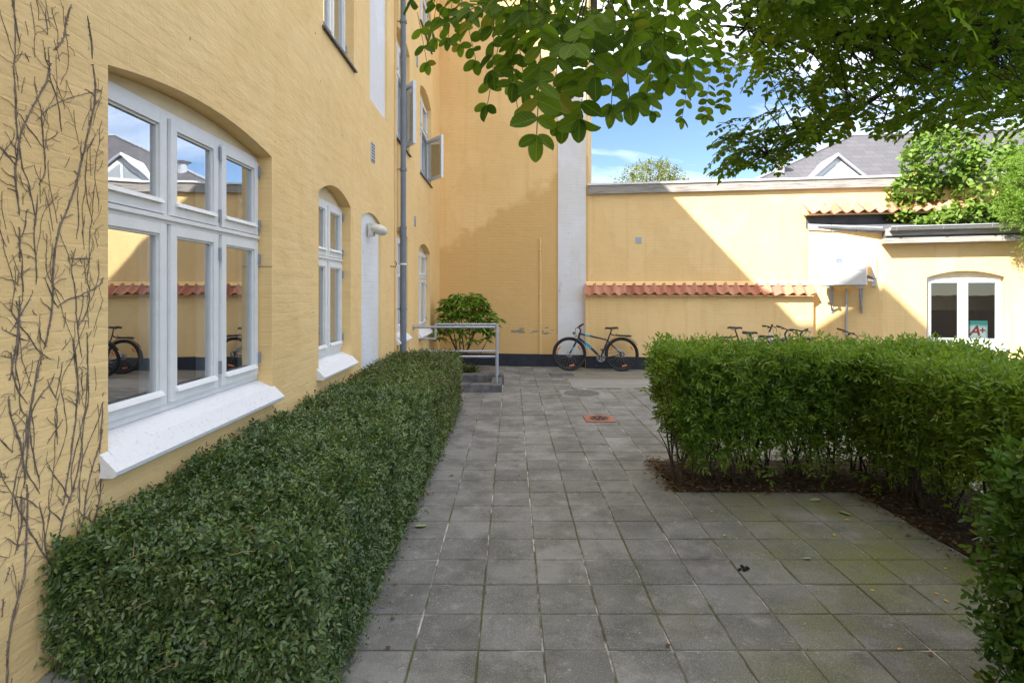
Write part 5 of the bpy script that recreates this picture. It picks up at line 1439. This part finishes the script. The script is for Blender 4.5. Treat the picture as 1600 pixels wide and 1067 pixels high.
# ---- tree far beyond the wall
ft = empty('garden_tree', (6.6, 27, 0)); off = np.array([6.6, 27, 0])
tag(ft, 'round sunlit tree top showing over the yard wall', 'tree')
P = cloud(1500, [((6.6, 27, 6.6), (1.9, 1.7, 1.2), .55), ((5.6, 27, 6.2), (.9, .9, .8), .15), ((7.6, 27, 6.3), (1.0, .9, .8), .15), ((6.7, 27, 7.2), (1.1, 1.0, .65), .2)], 51); m = len(P)
a = sprigs(P - off, rng.normal(0, .6, (m, 3)) + np.array([0, 0, .4]), rng.normal(0, .5, (m, 3)) + np.array([0, 0, 1]), rng.uniform(.15, .3, m), 2, np.full(m, .11), np.full(m, .06))
leaf_obj('crown', *a, M['farleaf'], ft)
MB().tube([(0, 0, 0), (0.05, 0, 3), (0, 0, 6.3)], [.2, .15, .05], 8).build('trunk', M['stem'], ft, smooth=True)
for k in range(10):
    e = Vector(P[random.randrange(m)]) - Vector(off); MB().tube([(0, 0, 4.2), (e + Vector((0, 0, 4.9)))/2, e], [.05, .03, .01], 5).build('branch', M['stem'], ft)

# ---- dead vine on the near wall
random.seed(5)
dv = empty('dead_vine', (-1.67, 1.9, 0)); tag(dv, 'dead leafless vine stems stuck to the yellow house wall beside the nearest window', 'vine')
def vine_stem(y, z, up, h, r, wander, gapp, twigs):
    """one creeping stem on the wall plane, broken into lengths, with clinging rootlets"""
    ang = up; t = 0; bend = random.gauss(0, .3)
    while t < h and 0.28 < z < 4.6 and 0.9 < y < 2.33:
        m = MB(); run = []; ph = random.uniform(0, 6.28)
        while t < h and y < 2.33:
            run.append((y - 1.9, z)); s_ = random.uniform(.010, .018)
            ang += random.gauss(0, wander*.6); ang += (up + bend*math.sin(t*4 + ph) - ang)*0.12
            for q_ in range(2 if r > .003 else 1):
                if random.random() < 0.6:
                    q = ang + random.choice((-1, 1))*random.uniform(.6, 1.7); l = random.uniform(.003, .011)
                    m.tube([(0.001, y-1.9, z), (0.002, y-1.9+math.sin(q)*l, z+math.cos(q)*l)], [r*.55, r*.25], 4, cap=False)
            if random.random() < twigs*.5:
                q = ang + random.choice((-1, 1))*random.uniform(.5, 1.3); yy, zz = y, z; pts = []
                for k in range(random.randint(3, 9)):
                    pts.append(Vector((0.002, yy-1.9, zz))); yy += math.sin(q)*.012; zz += math.cos(q)*.012; q += random.gauss(0, .35)
                    if yy > 2.335: break
                if len(pts) > 1: m.tube(pts, [max(.0008, r*.5*(1-.09*k)) for k in range(len(pts))], 4)
            y += math.sin(ang)*s_; z += math.cos(ang)*s_; t += s_
            if random.random() < gapp*.5 and len(run) > 2: break
        if len(run) > 1:
            k_ = len(run); taper = [min(1, .35 + .25*i_, .35 + .25*(k_-1-i_)) for i_ in range(k_)]
            m.tube([Vector((0.001, a, b)) for a, b in run], [max(.0008, r*tp*random.uniform(.6, 1.2)) for tp in taper], 6)
            o = m.build('stem', M['dead'], dv, smooth=True, fix=False)
        gl = random.uniform(.01, .06); y += math.sin(ang)*gl; z += math.cos(ang)*gl; t += gl; ang += random.gauss(0, .35)
vine_stem(1.885, .35, .02, 3.9, .0042, .10, .05, .16); vine_stem(1.87, .6, .06, 3.2, .0035, .15, .12, .2); vine_stem(1.9, .9, .02, 3.0, .0025, .15, .14, .2)
for k in range(36):
    y = random.uniform(1.9, 2.29); z = random.uniform(.55, 2.4)
    vine_stem(y, z, random.gauss(.06, .22), random.uniform(.35, 1.6), random.choice((.0010, .0012, .0016, .0024)), .20, .16, .22)
for k in range(9):                                     # the tangle beside the window foot
    vine_stem(random.uniform(2.08, 2.24), random.uniform(.55, .9), random.gauss(.25, .35), random.uniform(.3, .9), random.uniform(.0018, .0034), .18, .05, .24)
for k in range(12):
    vine_stem(random.uniform(1.92, 2.15), random.uniform(.7, 2.6), random.choice((-1, 1))*random.uniform(.7, 1.4), random.uniform(.05, .3), random.uniform(.0016, .003), .25, .05, .2)

# ---- small weeds and moss in the joints of the paving
n = 150; gx = rng.integers(-1, 10, n); gy = rng.integers(-1, 16, n); al_ = rng.uniform(0, 1, n)
onx = rng.uniform(0, 1, n) < .6
bx = np.where(onx, GX + gx*SX, GX + (gx+al_)*SX); by = np.where(onx, GY + (gy+al_)*SY, GY + gy*SY)
ok = np.array([not blocked(x-.05, x+.05, y-.05, y+.05) for x, y in zip(bx, by)]); bx, by = bx[ok], by[ok]
rp = 9; P = np.repeat(np.stack([bx, by, np.full(len(bx), -.003)], 1), rp, 0); k = len(P); P[:, :2] += rng.normal(0, .006, (k, 2)); t = rng.uniform(0, 6.28, k)
leaf_obj('joint_weeds', P, np.stack([np.cos(t), np.sin(t), rng.uniform(.1, .9, k)], 1), np.stack([-np.cos(t)*.3, -np.sin(t)*.3, np.ones(k)], 1), rng.uniform(.005, .016, k), rng.uniform(.003, .007, k), M['hedge_far'], pave)

# ---- leaves and bits lying about
M['fallen_green'] = leaf_mat('fallen_green_leaf', (0.22, 0.30, 0.12), (0.34, 0.42, 0.20), 0.1, 0.6)
M['fallen_yellow'] = leaf_mat('fallen_yellow_leaf', (0.50, 0.34, 0.04), (0.62, 0.46, 0.10), 0.1, 0.6)
M['fallen_brown'] = leaf_mat('fallen_brown_leaf', (0.10, 0.05, 0.025), (0.18, 0.09, 0.05), 0.1, 0.8)
def fallen(px, py, L, W, mt, label, grp=None, t=None, shape=OVAL):
    x, y = ground_at(px, py); t = random.uniform(0, 6.28) if t is None else t
    me = leaf_mesh('fallen_leaf', np.zeros((1, 3)), np.array([[math.cos(t), math.sin(t), .04]]), np.array([[random.gauss(0, .12), random.gauss(0, .12), 1]]), np.array([L]), np.array([W]), M[mt], shape)
    o = bpy.data.objects.new('fallen_leaf', me); COL.objects.link(o); o.location = (x, y, 0.006)
    tag(o, label, 'leaf', grp or 'leaves fallen on the paving')
fallen(1265, 783, .10, .045, 'fallen_green', 'large pale green leaf on the paving in front of the hedge stems', t=.2)
fallen(1330, 806, .09, .05, 'fallen_green', 'pale green leaf with curled edge near the corner of the L-shaped hedge', t=2.2)
fallen(1255, 874, .055, .035, 'fallen_green', 'single round pale leaf lying on bare paving right of the middle', t=.1)
fallen(648, 823, .085, .05, 'fallen_green', 'green leaf on the paving beside the low clipped hedge', t=.0)
fallen(703, 745, .05, .03, 'fallen_brown', 'small pale leaf on the slabs in the middle of the path by the hedge', t=1.0)
fallen(1415, 838, .05, .022, 'fallen_brown', 'dark brown curled leaf near the foot of the hedge stems', t=.4)
fallen(1130, 838, .03, .02, 'fallen_green', 'small pale leaf lying nearest the dark clump', t=.4)
for (px, py) in ((1056, 818), (1110, 800), (1305, 838), (1320, 812), (1470, 858), (1478, 888), (1408, 1014), (1360, 922), (1306, 836), (1466, 930), (1482, 942), (1230, 772), (1185, 775), (1372, 800)):
    fallen(px, py, random.uniform(.018, .03), random.uniform(.012, .02), 'fallen_yellow', 'tiny yellow leaf scattered on the slabs near the L-shaped hedge', 'tiny yellow leaves on the slabs')
for (px, py) in ((755, 677), (832, 649), (813, 742), (617, 968), (611, 1012), (1040, 1010), (1450, 1020), (700, 690), (690, 720), (668, 800)):
    fallen(px, py, random.uniform(.02, .04), random.uniform(.012, .02), 'fallen_brown', 'small brown leaf scattered along the path', 'small brown leaves on the path')
x, y = ground_at(1165, 890)
dc = MB()
for k in range(16):
    p = Vector((random.gauss(0, .014), random.gauss(0, .010), random.uniform(.002, .014))); dc.cbox(p.x-.008, p.x+.008, p.y-.007, p.y+.007, max(0, p.z-.006), p.z+.006, .003)
o = dc.build('dirt_clump', M['core'], bevel=.001); o.location = (x, y, 0.001); tag(o, 'dark clump of dirt on the slabs right of the middle', 'dirt')
